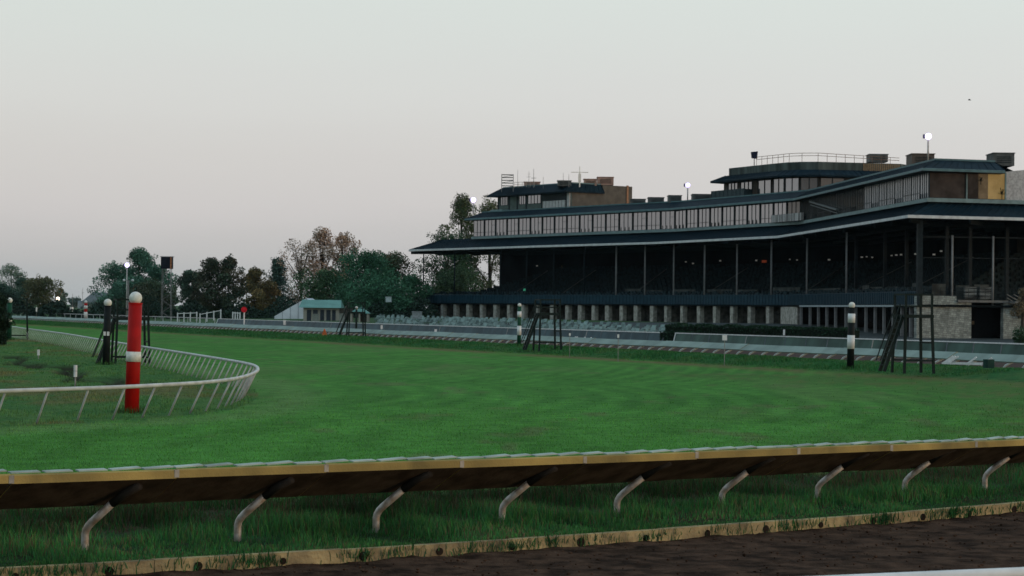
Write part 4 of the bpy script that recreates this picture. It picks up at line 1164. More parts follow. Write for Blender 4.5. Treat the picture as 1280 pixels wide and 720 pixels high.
    tt = (P1_ - P0) / np.linalg.norm(P1_ - P0); a_ = P0 - tt * .5; b_ = P0 + (P1_ - P0) * .62; nn_ = np.array((-tt[1], tt[0]))
    q.hexa([(*a_, 25.0), (*b_, 25.0), (*(b_ + nn_ * .15), 25.0), (*(a_ + nn_ * .15), 25.0), (*a_, 27.5), (*b_, 27.5), (*(b_ + nn_ * .15), 27.5), (*(a_ + nn_ * .15), 27.5)])
    for u in range(9): c_ = a_ + (b_ - a_) * u / 8 - nn_ * .04; q.bar((*c_, 25.2), (*c_, 27.5), .08, .06)
    e_ = b_ + nn_ * 1.8; q.bar((*b_, 26.3), (*e_, 26.3), .12, 2.2)
    sub(q, 'balcony', mat('balcony_blue', (.035, .055, .060), .5), pv)
    return P1, grow, zw
P1, P2grow, ZW = grandstand()

# ------------------------------------------------------------------ things on the roof
M_hvac = mat('hvac_grey', (.10, .105, .10), .6, .15, 1)
M_hvacp = mat('vent_sun_pink', (.34, .22, .17), .7, .15, 1)  # pink cast of the low sun put into the vent colour
def roofbox(px0, px1, y0, y1, dist, dep, m, name, label, cat='rooftop unit', extra=0):
    a, b = D(px0, y1, dist), D(px1, y1, dist); top = D(px0, y0, dist).z; w = b.x - a.x
    root = empty(name, ((a.x + b.x) / 2, dist, a.z), label, cat)
    h = top - a.z
    q = MB(); q.box((0, dep / 2, h / 2), (w, dep, h)); local(q, 'casing', m, root)
    q = MB(); q.box((0, dep / 2, h + .06), (w + .25, dep + .25, .12)); local(q, 'lid', m, root)
    q = MB()
    for k in range(4): q.box((0, -.03, h * (.25 + .15 * k)), (w * .7, .05, h * .06))
    local(q, 'louvre', M_frame, root)
    if extra:
        q = MB(); q.tube([(w * .2, dep / 2, h), (w * .2, dep / 2, h + .7)], .25, 10); local(q, 'flue', m, root)
roofbox(747, 767, 221.5, 231, 478, 4, M_hvacp, 'roof_unit', 'tall pink sunlit box on the far left pavilion roof', extra=0)
roofbox(730, 746, 224, 232, 474, 3, M_hvacp, 'roof_unit', 'low pink sunlit box beside the white mast')
roofbox(697, 714, 226, 232, 470, 3, M_hvac, 'roof_unit', 'low grey box behind the short antennas')
roofbox(655, 675, 227.5, 233, 488, 3, M_hvacp, 'roof_unit', 'pinkish vent box right of the scaffold frame')
roofbox(789, 807, 249, 258, 452, 4, M_hvac, 'roof_unit', 'dark flat unit beside the brown pavilion wall')
roofbox(811, 830, 247, 256, 444, 4, M_hvac, 'roof_unit', 'dark flat unit left of the middle roof lamp')
roofbox(836, 852, 244.5, 254, 438, 4, M_hvac, 'roof_unit', 'dark flat unit with a vent just under the middle roof lamp', extra=0)
roofbox(866, 890, 243, 252, 434, 4, M_hvac, 'roof_unit', 'wide dark unit below the rounded pavilion balcony')
roofbox(1087, 1110, 193, 202, 418, 4, M_hvac, 'roof_unit', 'grey unit at the right end of the long roof railing')
roofbox(1140, 1168, 192.5, 206, 335, 5, mat('hvac_brown', (.11, .09, .075), .6), 'roof_unit', 'brown flared unit under the brightest roof lamp')
roofbox(1242, 1268, 191.5, 207, 325, 5, M_hvac, 'roof_unit', 'dark unit on the right end of the roof behind the pale wall')

def mast(px, y0, y1, dist, m, label, name='antenna', arms=(), r=.09, cat='antenna', lattice=False):
    b = D(px, y1, dist); h = D(px, y0, dist).z - b.z
    root = empty(name, b, label, cat)
    q = MB(); q.tube([(0, 0, -.5), (0, 0, h)], [r, r * .6], 8); local(q, 'mast', m, root)
    for f, w in arms:
        q = MB(); q.bar((-w, 0, h * f), (w, 0, h * f), r * 1.1); local(q, 'crossbar', m, root)
    return root, h
M_ant = mat('antenna_grey', (.22, .21, .20), .5); M_antw = mat('antenna_white', (.85, .78, .68), .5)
mast(647, 212, 231, 480, M_ant, 'single thin antenna right of the scaffold frame', r=.05)
mast(661, 214, 232, 478, M_ant, 'thin forked antenna with two short arms', arms=((.6, .5), (.8, .3)), r=.05)
mast(667, 211, 232, 477, M_ant, 'tallest thin antenna with a dark knob', arms=((.45, .6),), r=.07)
mast(679, 221, 233, 474, M_ant, 'short thin antenna near the pavilion roof corner', r=.05)
mast(704, 216, 231, 470, M_ant, 'thin antenna at the front of the grey box', r=.05)
mast(711, 218, 231, 469, M_ant, 'thin antenna at the rear of the grey box', r=.06)
root, h = mast(724.5, 208, 231, 470, M_antw, 'bright white mast with a long crossbar', arms=((.68, 1.9),), r=.14)
q = MB(); q.box((0, 0, h * .38), (.6, .5, h * .45)); local(q, 'housing', M_antw, root)

def scaffold():
    a = D(627, 234, 486); w = D(641.5, 234, 486).x - a.x; h = D(627, 217.5, 486).z - a.z
    root = empty('scaffold_frame', a, 'stacked open steel frame at the far left end of the roof', 'scaffold')
    q = MB()
    for x in (0, w):
        for y in (0, 1.6): q.bar((x, y, -1), (x, y, h), .14)
    local(q, 'upright', M_ant, root)
    for k in range(5):
        q = MB(); z = h * (.12 + .21 * k); q.box((w / 2, .8, z), (w, 1.7, .10)); q.bar((0, 0, z), (w, 0, z + (h * .16 if k % 2 else -h * .05)), .10)
        local(q, 'deck', mat('scaffold_deck', (.15, .15, .145), .6), root)
scaffold()
def pav_rail():
    root = empty('roof_railing', D(660, 233, 484), 'light pipe railing on the far left pavilion roof', 'railing')
    q = MB(); a, b = D(643, 228, 484), D(668, 227, 478); o = root.location
    for dz in (0, -.5): q.bar(a - o + Vector((0, 0, dz)), b - o + Vector((0, 0, dz)), .09)
    local(q, 'rail', mat('railing_light', (.5, .42, .36), .5), root)
    q = MB()
    for k in range(6): p = a.lerp(b, k / 5) - o; q.bar(p, p - Vector((0, 0, 1.2)), .08)
    local(q, 'post', mat('railing_light', (.5,) * 3), root)
pav_rail()
def long_rail():
    z = ZW + 2.7; P = P2grow(-1.2); o = Vector((P[3][0], P[3][1], z))
    root = empty('roof_railing', o, 'long rust coloured pipe railing round the rounded pavilion roof', 'railing')
    m = mat('railing_rust', (.20, .13, .10), .6)
    pts = [np.array(p) for p in P[1:6]]; pts[0] = np.array(P[0]) + (np.array(P[1]) - np.array(P[0])) * .55
    for lvl in (1.15, .65):
        q = MB()
        for a, b in zip(pts[:-1], pts[1:]): q.bar(Vector((*a, z + lvl + .55)) - o, Vector((*b, z + lvl + .0 if b is pts[-1] else z + lvl + .55)) - o, .09)
        local(q, 'rail', m, root)
    for a, b in zip(pts[:-1], pts[1:]):
        n = max(1, int(np.linalg.norm(b - a) / 1.7))
        for k in range(n):
            f = k / n; p = a + (b - a) * f; top = 1.15 + .55 * (1 - f if b is pts[-1] else 1)
            q = MB(); q.bar(Vector((*p, z)) - o, Vector((*p, z + top)) - o, .08); local(q, 'post', m, root)
long_rail()
def loud():
    b = D(944, 204, 425); root = empty('roof_floodlight', b, 'dark tilted floodlight box at the corner of the rounded pavilion roof', 'floodlight')
    q = MB(); q.bar((-.2, 0, -.8), (-.2, 0, 1.1), .14); local(q, 'stand', M_frame, root)
    q = MB(); q.hexa([(-.7, -.5, 1.0), (.35, -.5, .9), (.35, .5, .9), (-.7, .5, 1.0), (-.85, -.5, 2.2), (.45, -.5, 2.35), (.45, .5, 2.35), (-.85, .5, 2.2)]); local(q, 'lamp_box', mat('flood_navy', (.012, .016, .035), .5), root)
loud()

# lamps on poles: bulbs give off light
def pole_lamp(px, y, ybase, dist, rad, label, strength=6, col=(.68, .58, 1.0), pole=.13):
    rad *= .86
    c = D(px, y, dist); b = D(px, ybase, dist)
    root = empty('pole_lamp', b, label, 'lamp'); h = c.z - b.z
    q = MB(); q.tube([(0, 0, -.4), (0, 0, h - rad)], pole, 10); local(q, 'pole', mat('lamp_pole_pale', (.45, .42, .38), .5), root, True)
    q = MB(); q.tube([(-.2 * rad, rad * .75, h), (0, rad * .2, h)], [rad * .6, rad * 1.12], 16); local(q, 'reflector', mat('lamp_housing', (.10, .08, .16), .5), root, True)
    q = MB(); q.ball((0, 0, h), rad, 16, 10); local(q, 'bulb', mat('lamp_glow%d' % int(strength * 10), (1, 1, 1), emit=col, estr=strength), root, True)
    q = MB(); q.box((-rad * 1.25, rad * .2, h), (rad * .5, rad * .6, rad * 1.2)); local(q, 'bracket', mat('lamp_housing', (.1,) * 3), root)
pole_lamp(1160, 170.5, 197, 318, .58, 'brightest round lamp on a short pole above the right hand roof', 3.0)
pole_lamp(859.5, 231.5, 250, 440, .62, 'round lamp on a short pole on the middle of the roof', 1.6)
pole_lamp(591.5, 250, 266, 500, .75, 'round lamp in front of the tree at the far left roof end', 2.2)
pole_lamp(158, 331.3, 396, 430, .55, 'lamp on a tall pole in front of the big evergreens', 3.0, (1, .85, 1), .10)
pole_lamp(72, 373.5, 396, 560, .6, 'low orange white lamp beside the far left trees', 2.5, (1, .82, .62), .08)

# ------------------------------------------------------------------ seats on the apron
def apron_seats():
    M_seat = mat('pale_green_bench', (.20, .285, .265), .7, .35, .3, color2=(.060, .095, .090), spec=.1)
    def shape(mb, c, rz):
        co, si = math.cos(rz), math.sin(rz)
        def P(x, y, z): return (c[0] + x * co - y * si, c[1] + x * si + y * co, c[2] + z)
        def bx(x0, x1, y0, y1, z0, z1): mb.hexa([P(x0, y0, z0), P(x1, y0, z0), P(x1, y1, z0), P(x0, y1, z0), P(x0, y0, z1), P(x1, y0, z1), P(x1, y1, z1), P(x0, y1, z1)])
        bx(-.62, .62, -.25, .25, .40, .47)
        mb.hexa([P(-.62, .22, .45), P(.62, .22, .45), P(.62, .28, .45), P(-.62, .28, .45), P(-.62, .36, .95), P(.62, .36, .95), P(.62, .41, .95), P(-.62, .41, .95)])
        for x in (-.55, .49): bx(x, x + .06, -.22, -.16, 0, .40); bx(x, x + .06, .16, .22, 0, .40)
    rz = math.atan2(UY, UX) + math.pi      # facing the track
    q = MB(); shape(q, (0, 0, 0), 0)
    spots = []
    s = 100.5
    row = 0
    while s < 150:
        t = t_at_px(s, 838)
        while True:
            p = ST(s, t)
            px = px_of((p.x, p.y))
            if px < 470: break
            if random.random() > .28:
                spots.append((s + random.uniform(-.25, .25), t + random.uniform(-.2, .2), random.uniform(-.05, .05)))
            t += 2.7
        s += 3.4; row += 1
    spots.sort(key=lambda a: ST(a[0], a[1]).y)
    # largest first
    rest = MB(); first = None
    for i, (s, t, w) in enumerate(spots):
        p = ST(s, t); z = float(apron_z(s, t)); ang = math.atan2(-UY, -UX) + w
        if i < 260:
            if first is None:
                first = q.build('apron_bench', M_seat); o = first
            else:
                o = first.copy(); COL.objects.link(o)
            o.location = (p.x, p.y, z); o.rotation_euler = (0, 0, ang)
            tag(o, 'pale green bench in the nearer rows of seats on the paved apron', 'bench', 'pale green benches on the apron')
        else: shape(rest, (p.x, p.y, z), ang)
    r = rest.build('far_benches', M_seat); tag(r, 'mass of pale green benches in the rear rows before the arcade', 'benches', None, 'stuff')
apron_seats()

# ------------------------------------------------------------------ leaves
def leaf_mat(name, c, rough=.7):
    if name in MATS: return MATS[name]
    m = bpy.data.materials.new(name); m.use_nodes = True; n = m.node_tree; b = n.nodes['Principled BSDF']; b.inputs['Roughness'].default_value = rough
    b.inputs['Specular IOR Level'].default_value = .04
    at = n.nodes.new('ShaderNodeAttribute'); at.attribute_name = 'tint'; n.links.new(at.outputs['Color'], b.inputs['Base Color'])
    MATS[name] = m; return m
M_bark = mat('bark', (.055, .045, .036), .9, .25, 2, bump=.4)
M_leaf = leaf_mat('leaf', None)
def leaf_cloud(centers, radii, n_per, size, colors, squash=1.0, shell=.45):
    """leaf quads in clumps; returns verts, faces, tints"""
    k = len(centers); tot = int(sum(n_per)); C = np.repeat(centers, n_per, 0); Rr = np.repeat(radii, n_per); col = np.repeat(colors, n_per, 0)
    d = rng.normal(size=(tot, 3)); d /= np.linalg.norm(d, axis=1)[:, None]
    r = Rr * (shell + (1 - shell) * rng.uniform(0, 1, tot) ** .6)
    p = C + d * r[:, None] * np.array([1, 1, squash])
    u = rng.normal(size=(tot, 3)); u /= np.linalg.norm(u, axis=1)[:, None]
    w = np.cross(u, rng.normal(size=(tot, 3))); w /= np.linalg.norm(w, axis=1)[:, None]
    sz = size * .85 * rng.uniform(.5, 1.3, tot)[:, None]
    V = np.stack([p - u * sz * .5, p + w * sz * .33, p + u * sz * .6, p - w * sz * .33], 1)
    T = col * rng.uniform(.6, 1.5, (tot, 1))
    f = np.arange(tot * 4).reshape(-1, 4)
    return V.reshape(-1, 3), f, np.repeat(T, 4, 0)

def tree(px, ytop, hw, dist, label, shape='round', color=(.030, .055, .030), color2=None, leaves=5200, zb=None, leaf=.55, nclump=46, trunk_h=.22, group=None, bare=0.0, ybase=None):
    zb = .6 if zb is None else zb; hw = hw * 1.3; leaves = int(leaves * 2.0)
    top = D(px, ytop, dist); Ht = top.z - zb; W = hw * dist / F
    base = Vector((D(px, 386, dist).x, dist, zb))
    root = empty('tree', base, label, 'tree', group)
    cs = []; rs = []
    lo = trunk_h * .6
    for i in range(nclump):
        f = lo + (1 - lo) * ((i + .5) / nclump)           # relative height
        g = (f - lo) / (1 - lo)
        if shape == 'cone': env = (1 - g) ** .8 * .95 + .05
        elif shape == 'oval': env = max(.72 if g < .5 else .1, math.sin(math.pi * min(1, (g * .92 + .12))) ** .6)
        elif shape == 'vase': env = .35 + .65 * math.sin(math.pi * min(1, g * .75 + .12))
        else: env = max(.2, math.sin(math.pi * (.14 + g * .80))) ** .55
        a = rng.uniform(0, 2 * math.pi); rr = W * env * rng.uniform(.25, .98)
        cr_ = max(.7, W * rng.uniform(.19, .38) * (1.0 if shape != 'cone' else .6 + .6 * env))
        cs.append((math.cos(a) * max(0, rr - cr_ * .5), math.sin(a) * max(0, rr - cr_ * .5), Ht * f - (cr_ * .6 if g > .9 else 0))); rs.append(cr_)
    cs = np.array(cs); rs = np.array(rs)
    color = (color[0] * 1.9, color[1] * 1.9, color[2] * 1.75) if max(color) < .1 else color
    if color2 is not None and max(color2) < .1: color2 = tuple(c * 1.65 for c in color2)
    c1 = np.array(color); c2 = np.array(color2 if color2 is not None else color) * (1.0 if color2 is not None else 1.35)
    mixv = np.clip(rng.normal(.35, .35, nclump), 0, 1)[:, None]
    cols = (c1 * (1 - mixv) + c2 * mixv) * rng.uniform(.7, 1.3, (nclump, 1))
    wt = rs ** 2; npc = np.maximum(12, (leaves * wt / wt.sum())).astype(int)
    V, f, T = leaf_cloud(cs, rs, npc, leaf, cols, .8)
    # stray sprays on the outline
    k = nclump // 2; d = rng.normal(size=(k, 3)); d /= np.linalg.norm(d, axis=1)[:, None]; d[:, 2] = np.abs(d[:, 2]) * .8
    pick = rng.integers(0, nclump, k); sc = cs[pick] + d * rs[pick][:, None] * 1.15
    V2, f2, T2 = leaf_cloud(sc, rs[pick] * .35, np.full(k, max(6, leaves // 260)), leaf * .8, cols[pick])
    V = np.concatenate([V, V2]); f = np.concatenate([f, f2 + len(T)]); T = np.concatenate([T, T2])
    o = np_mesh('crown', V, f, M_leaf, {'tint': T}); o.parent = root
    q = MB(); r0 = max(.18, Ht * .018)
    q.tube([(0, 0, -1.0), (r0 * .3, 0, Ht * .2), (-r0 * .4, r0, Ht * .5), (0, 0, Ht * .86)], [r0 * 1.25, r0, r0 * .6, r0 * .15], 8)
    nl = 9 + int(14 * bare)
    for i in rng.choice(nclump, min(nl, nclump), replace=False):
        c = cs[i]; z0 = max(Ht * .15, c[2] * .55); q.tube([(0, 0, z0), (c[0] * .5, c[1] * .5, (z0 + c[2]) / 2 + .3), tuple(c * np.array([1, 1, 1.02]))], [r0 * .45, r0 * .28, r0 * .07], 6)
        if bare:
            for _ in range(6):
                e = c + rng.normal(size=3) * rs[i] * .6; q.tube([tuple(c * .9 + np.array([0, 0, c[2] * .1])), tuple(e)], [r0 * .10, r0 * .03], 4)
    local(q, 'trunk', M_bark, root)
    return root

GT = 'trees beyond the far rail'
EV = (.030, .070, .050); EV2 = (.046, .094, .060)
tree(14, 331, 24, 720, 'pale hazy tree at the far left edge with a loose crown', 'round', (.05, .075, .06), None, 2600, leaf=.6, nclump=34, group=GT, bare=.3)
tree(29, 347, 17, 640, 'dark tree between the pale edge tree and the brownish round one', 'round', (.025, .045, .034), None, 3000, group=GT)
tree(54, 347, 22, 600, 'brownish green round tree left of the low orange lamp', 'round', (.040, .050, .026), (.075, .060, .03), 4200, group=GT)
tree(75, 360, 9, 700, 'small pale tree just behind the low orange lamp', 'oval', (.045, .07, .06), None, 1300, nclump=20, group=GT)
tree(3, 356, 22, 560, 'dark low tree behind the green furlong pole', 'round', (.018, .034, .026), None, 3000, group=GT)
tree(78, 380, 10, 620, 'dark low bush under the low orange lamp', 'round', (.02, .035, .028), None, 1200, trunk_h=.05, nclump=16, group=GT)
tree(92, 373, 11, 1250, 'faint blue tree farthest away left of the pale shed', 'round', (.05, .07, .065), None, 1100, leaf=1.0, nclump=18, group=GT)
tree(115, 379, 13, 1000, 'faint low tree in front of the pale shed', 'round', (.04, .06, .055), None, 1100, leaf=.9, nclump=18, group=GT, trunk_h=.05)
tree(146, 328, 27, 560, 'big evergreen on the left of its group, behind the white topped black pole', 'round', EV, EV2, 5200, group=GT, trunk_h=.06)
tree(173, 309, 27, 575, 'tallest evergreen of the group, directly behind the red pole', 'oval', EV, EV2, 6500, group=GT, trunk_h=.06)
tree(197, 331, 22, 550, 'evergreen on the right of its group beside the sign tower', 'round', EV, EV2, 5000, group=GT, trunk_h=.06)
tree(160, 350, 34, 530, 'broad low evergreen in front of the evergreen group', 'round', EV, EV2, 5000, group=GT, trunk_h=.04)
tree(186, 352, 32, 526, 'broad low evergreen with a brown tinge in front of the group, behind the red pole', 'round', (.022, .036, .022), (.045, .045, .028), 4500, group=GT, trunk_h=.04)
tree(216, 356, 10, 640, 'thin pale green tree right of the sign tower', 'oval', (.05, .075, .055), None, 1200, nclump=18, group=GT)
tree(240, 337, 19, 520, 'dark round tree left of the tall paired trees', 'round', (.022, .036, .026), None, 4200, group=GT, trunk_h=.12)
tree(264, 322, 22, 510, 'tall dark tree, left one of the pair with gaps of sky', 'oval', (.022, .034, .022), (.05, .042, .028), 4200, group=GT, trunk_h=.15)
tree(286, 320, 21, 512, 'tall dark tree, right one of the pair, flat topped', 'oval', (.022, .034, .022), (.055, .045, .028), 4000, group=GT, trunk_h=.15)
tree(318, 335, 22, 540, 'yellow brown autumn tree behind the red disc sign', 'oval', (.09, .065, .028), (.05, .055, .03), 4200, group=GT, trunk_h=.1)
tree(347, 321, 27, 560, 'dark blue green tree with a pointed top left of the marquee', 'cone', (.026, .044, .036), None, 4600, group=GT, trunk_h=.08, nclump=56)
tree(333, 352, 16, 545, 'tan brown low tree at the foot of the pointed tree', 'round', (.095, .065, .03), None, 2200, group=GT, trunk_h=.08)
AU = (.36, .225, .15); AU2 = (.22, .19, .145)
tree(376, 298, 25, 540, 'left part bare autumn tree with thin grey brown crown', 'vase', AU2, AU, 1500, leaf=.5, group=GT, bare=1.0, nclump=40)
tree(402, 283, 24, 545, 'tallest rust brown autumn tree with thin airy top', 'round', AU, AU2, 3600, leaf=.5, group=GT, bare=1.0, nclump=52)
tree(428, 289, 23, 550, 'rust brown autumn tree on the right, beside the dark broad tree', 'round', AU, (.2, .16, .10), 3400, leaf=.5, group=GT, bare=1.0, nclump=48)
tree(408, 336, 36, 520, 'green low tree below the autumn trees, behind the green roofed hall', 'round', (.026, .050, .026), None, 5200, group=GT, trunk_h=.08)
DG = (.020, .056, .034); DG2 = (.034, .086, .044)
tree(455, 313, 36, 500, 'broad dark green tree above the green roofed hall', 'round', DG, DG2, 8000, group=GT, trunk_h=.06, nclump=70)
tree(487, 314, 30, 512, 'dark green tree with brown top right of the broad tree', 'round', DG, (.075, .055, .03), 6000, group=GT, trunk_h=.06, nclump=56)
tree(470, 345, 44, 492, 'low wide dark tree behind the pavilion with a green roof', 'round', DG, DG2, 6500, group=GT, trunk_h=.04)
tree(512, 344, 24, 505, 'dark tree left of the grandstand eave', 'round', DG, DG2, 4500, group=GT, trunk_h=.05)
tree(576, 241, 33, 560, 'tall tree rising behind the far left end of the grandstand roof', 'oval', (.030, .046, .022), (.05, .055, .028), 7500, group='trees behind the grandstand', trunk_h=.2, bare=.3, nclump=52)
tree(612, 249, 34, 570, 'tree behind the roof lamp at the far left end of the grandstand', 'round', (.032, .044, .024), (.055, .055, .03), 6000, group='trees behind the grandstand', trunk_h=.2, nclump=54)
tree(560, 290, 34, 552, 'dark tree beside the left end wall of the grandstand', 'round', (.018, .038, .020), (.03, .05, .026), 6500, group='trees behind the grandstand', trunk_h=.12, nclump=54)
tree(572, 335, 34, 545, 'low dark tree seen through the open left end of the grandstand', 'round', (.020, .036, .020), None, 5000, group='trees behind the grandstand', trunk_h=.05)

def hedge(name, pts, w, h, label, n, color, leaf=.2, zb=0.0, cat='hedge'):
    """box hedge along a list of points"""
    L = [(Vector(b) - Vector(a)).length for a, b in zip(pts[:-1], pts[1:])]; tot = sum(L); P = []
    for _ in range(n):
        u = random.uniform(0, tot); i = 0
        while u > L[i] and i < len(L) - 1: u -= L[i]; i += 1
        a, b = Vector(pts[i]), Vector(pts[i + 1]); d = (b - a).normalized(); c = a + d * u; nn = Vector((-d.y, d.x, 0))
        top = h * (1 + .05 * math.sin(c.y * 1.3) + .04 * math.sin(c.x * 3.1))
        k = random.random()
        if k < .4: o, z = random.uniform(-w / 2, w / 2), top - random.random() ** 3 * .3
        else: o, z = (random.choice((-1, 1)) * w / 2 * random.uniform(.8, 1.05)), random.uniform(0, top)
        P.append((c.x + nn.x * o, c.y + nn.y * o, zb + z))
    P = np.array(P); cols = np.tile(np.array(color), (n, 1)) * rng.uniform(.7, 1.4, (n, 1))
    V, f, T = leaf_cloud(P, np.full(n, leaf * .3), np.full(n, 1), leaf, cols)
    o = np_mesh('foliage', V, f, M_leaf, {'tint': T})
    root = empty(name, pts[0], label, cat); o.parent = root; o.matrix_parent_inverse = Matrix.Translation(-Vector(pts[0]))
    q = MB()
    for a, b in zip(pts[:-1], pts[1:]):
        a, b = Vector(a), Vector(b); d = (b - a).normalized(); nn = Vector((-d.y, d.x, 0)) * w * .42
        q.hexa([p - Vector(pts[0]) for p in (a - nn, b - nn, b + nn, a + nn, a - nn + Vector((0, 0, h * .9)), b - nn + Vector((0, 0, h * .9)), b + nn + Vector((0, 0, h * .9)), a + nn + Vector((0, 0, h * .9)))])
    local(q, 'stems', mat('hedge_core', (.008, .014, .009), .9), root)
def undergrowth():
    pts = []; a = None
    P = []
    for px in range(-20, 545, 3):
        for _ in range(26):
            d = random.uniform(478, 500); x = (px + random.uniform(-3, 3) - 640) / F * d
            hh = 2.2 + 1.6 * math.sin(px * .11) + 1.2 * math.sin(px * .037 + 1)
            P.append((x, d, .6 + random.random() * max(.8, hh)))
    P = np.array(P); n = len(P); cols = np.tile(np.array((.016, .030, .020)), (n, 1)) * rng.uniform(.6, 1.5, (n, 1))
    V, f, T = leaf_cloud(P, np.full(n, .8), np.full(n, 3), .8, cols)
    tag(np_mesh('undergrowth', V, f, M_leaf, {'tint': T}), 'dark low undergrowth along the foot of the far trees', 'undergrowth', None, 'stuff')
undergrowth()
s_h = 100.3
ta_, tb_ = t_at_px(s_h, 838), t_at_px(s_h, 1068)
hedge('hedge', [ST(s_h, ta_), ST(s_h, tb_)], 1.3, 1.85, 'long clipped dark hedge behind the sage panelled fence', 9000, (.012, .030, .016), .22)
hedge('hedge', [ST(S_FENCE + .4, tB + .4), ST(S_FENCE + 4, tA - 3.2)], 1.0, 1.2, 'short dark green hedge in the gap between the two panelled fences', 1200, (.014, .042, .020), .2)
tree(1277, 412, 9, 165, 'small dark shrub behind the fence at the right edge', 'round', (.012, .026, .014), None, 900, zb=.3, leaf=.18, nclump=14, trunk_h=.02)
tree(1278, 361, 14, 285, 'brownish shrub beside the stair at the right edge', 'round', (.05, .04, .026), None, 700, zb=2.2, leaf=.3, nclump=14, trunk_h=.3)
p = G(-6, 424, 0)
tree(-4, 366, 13, 168, 'tall black green conifer at the left edge beside the green pole', 'oval', (.006, .012, .008), None, 5200, zb=0.0, leaf=.22, nclump=40, trunk_h=.01)

# ------------------------------------------------------------------ poles
def furlong_pole(px, ytop, ybase, zb, width_px, bands, base_m, label, lean=0.0, ball=None, marks=None, group='striped and ball topped distance poles'):
    """bands: list of (y0, y1, material); the rest is base_m"""
    b = G(px, ybase, zb); dist = b.y; sc = dist / F; r = width_px * sc / 2; Ht = (ybase - ytop) * sc
    root = empty('distance_pole', b, label, 'pole', group)
    root.rotation_euler = (0, math.radians(lean), 0)
    rb = (ball or width_px * .5) * sc
    q = MB(); ztop = Ht - 2 * rb * .92
    q.tube([(0, 0, -.3), (0, 0, ztop * .5), (0, 0, ztop)], [r * 1.05, r, r * .97], 20); local(q, 'shaft', base_m, root, True)
    q = MB(); q.tube([(0, 0, ztop - .01), (0, 0, ztop + .03)], r * 1.02, 20); local(q, 'cap', base_m, root)
    q = MB(); q.ball((0, 0, Ht - rb), rb, 20, 14); local(q, 'ball', M_dpw, root, True)
    for y0, y1, m in bands:
        q = MB(); q.tube([(0, 0, (ybase - y1) * sc), (0, 0, (ybase - y0) * sc)], r * 1.05 + .006, 20); local(q, 'band', m, root, True)
    if marks:
        for dx in (-.45, .5):
            q = MB(); q.box((r * dx, -r * .98, (ybase - marks[1]) * sc + .5 * (marks[1] - marks[0]) * sc), (r * .62, .06, (marks[1] - marks[0]) * sc)); local(q, 'mark', M_wht, root)
    return root
furlong_pole(164.5, 364.5, 516, 0, 17.4, [(439.5, 452, M_dpw)], M_red, 'thick red pole with one white band and a white ball, nearest in the infield', 1.3, 8.2)
furlong_pole(132.5, 373.5, 456, 0, 9.0, [], M_black, 'black pole with white ball and two small white marks beside the ladder stand', 1.0, 5.0, (414.5, 419.5))
furlong_pole(11, 372, 425, 0, 6.6, [(398.3, 402, M_dpw)], M_grn, 'green pole with white ball and white band at the left edge', .5, 3.6)
furlong_pole(107, 375.5, 402, .2, 4.2, [(382, 386, M_dpw), (390, 397.6, M_dpw)], M_red, 'small red and white striped pole far away by the left trees', 0, 2.0)
furlong_pole(648.7, 379, 433, .3, 4.8, [(389.3, 396.3, M_wht), (407.3, 419, M_wht)], M_grn, 'dark green pole with two white bands before the middle of the grandstand', .2, 2.4)
furlong_pole(1063, 377.5, 456, .35, 8.6, [(392, 403.3, M_wht), (419, 436, M_wht)], M_black, 'black and white banded pole with a pale ball in front of the right hand hedge', .9, 4.1)
furlong_pole(445.2, 383, 420, .3, 2.6, [], M_dkst, 'thin dark pole with a white ball beside the small pavilion', 0, 2.0)

def base_tufts():
    xs = []; ys = []
    for px, yb, zb, r in ((164.5, 516, 0, .3), (132.5, 456, 0, .3), (11, 425, 0, .3), (1063, 456, .35, .3), (648.7, 433, .3, .3), (94, 489, 0, .12)):
        b = G(px, yb, zb); k = 130; a = rng.uniform(0, 2 * math.pi, k); rr = r * rng.uniform(.6, 1.9, k)
        xs.append(b.x + np.cos(a) * rr); ys.append(b.y + np.sin(a) * rr)
    x = np.concatenate(xs); y = np.concatenate(ys); inn = inside_inner(x, y)
    t = np.stack([rng.uniform(.03, .05, len(x)), rng.uniform(.07, .13, len(x)), rng.uniform(.02, .035, len(x))], 1)
    blades('pole_base_grass', x, y, height(x, y, inn), rng.uniform(.08, .26, len(x)), .03 * np.ones(len(x)), t, 'unmown grass tufts round the feet of the poles')
base_tufts()
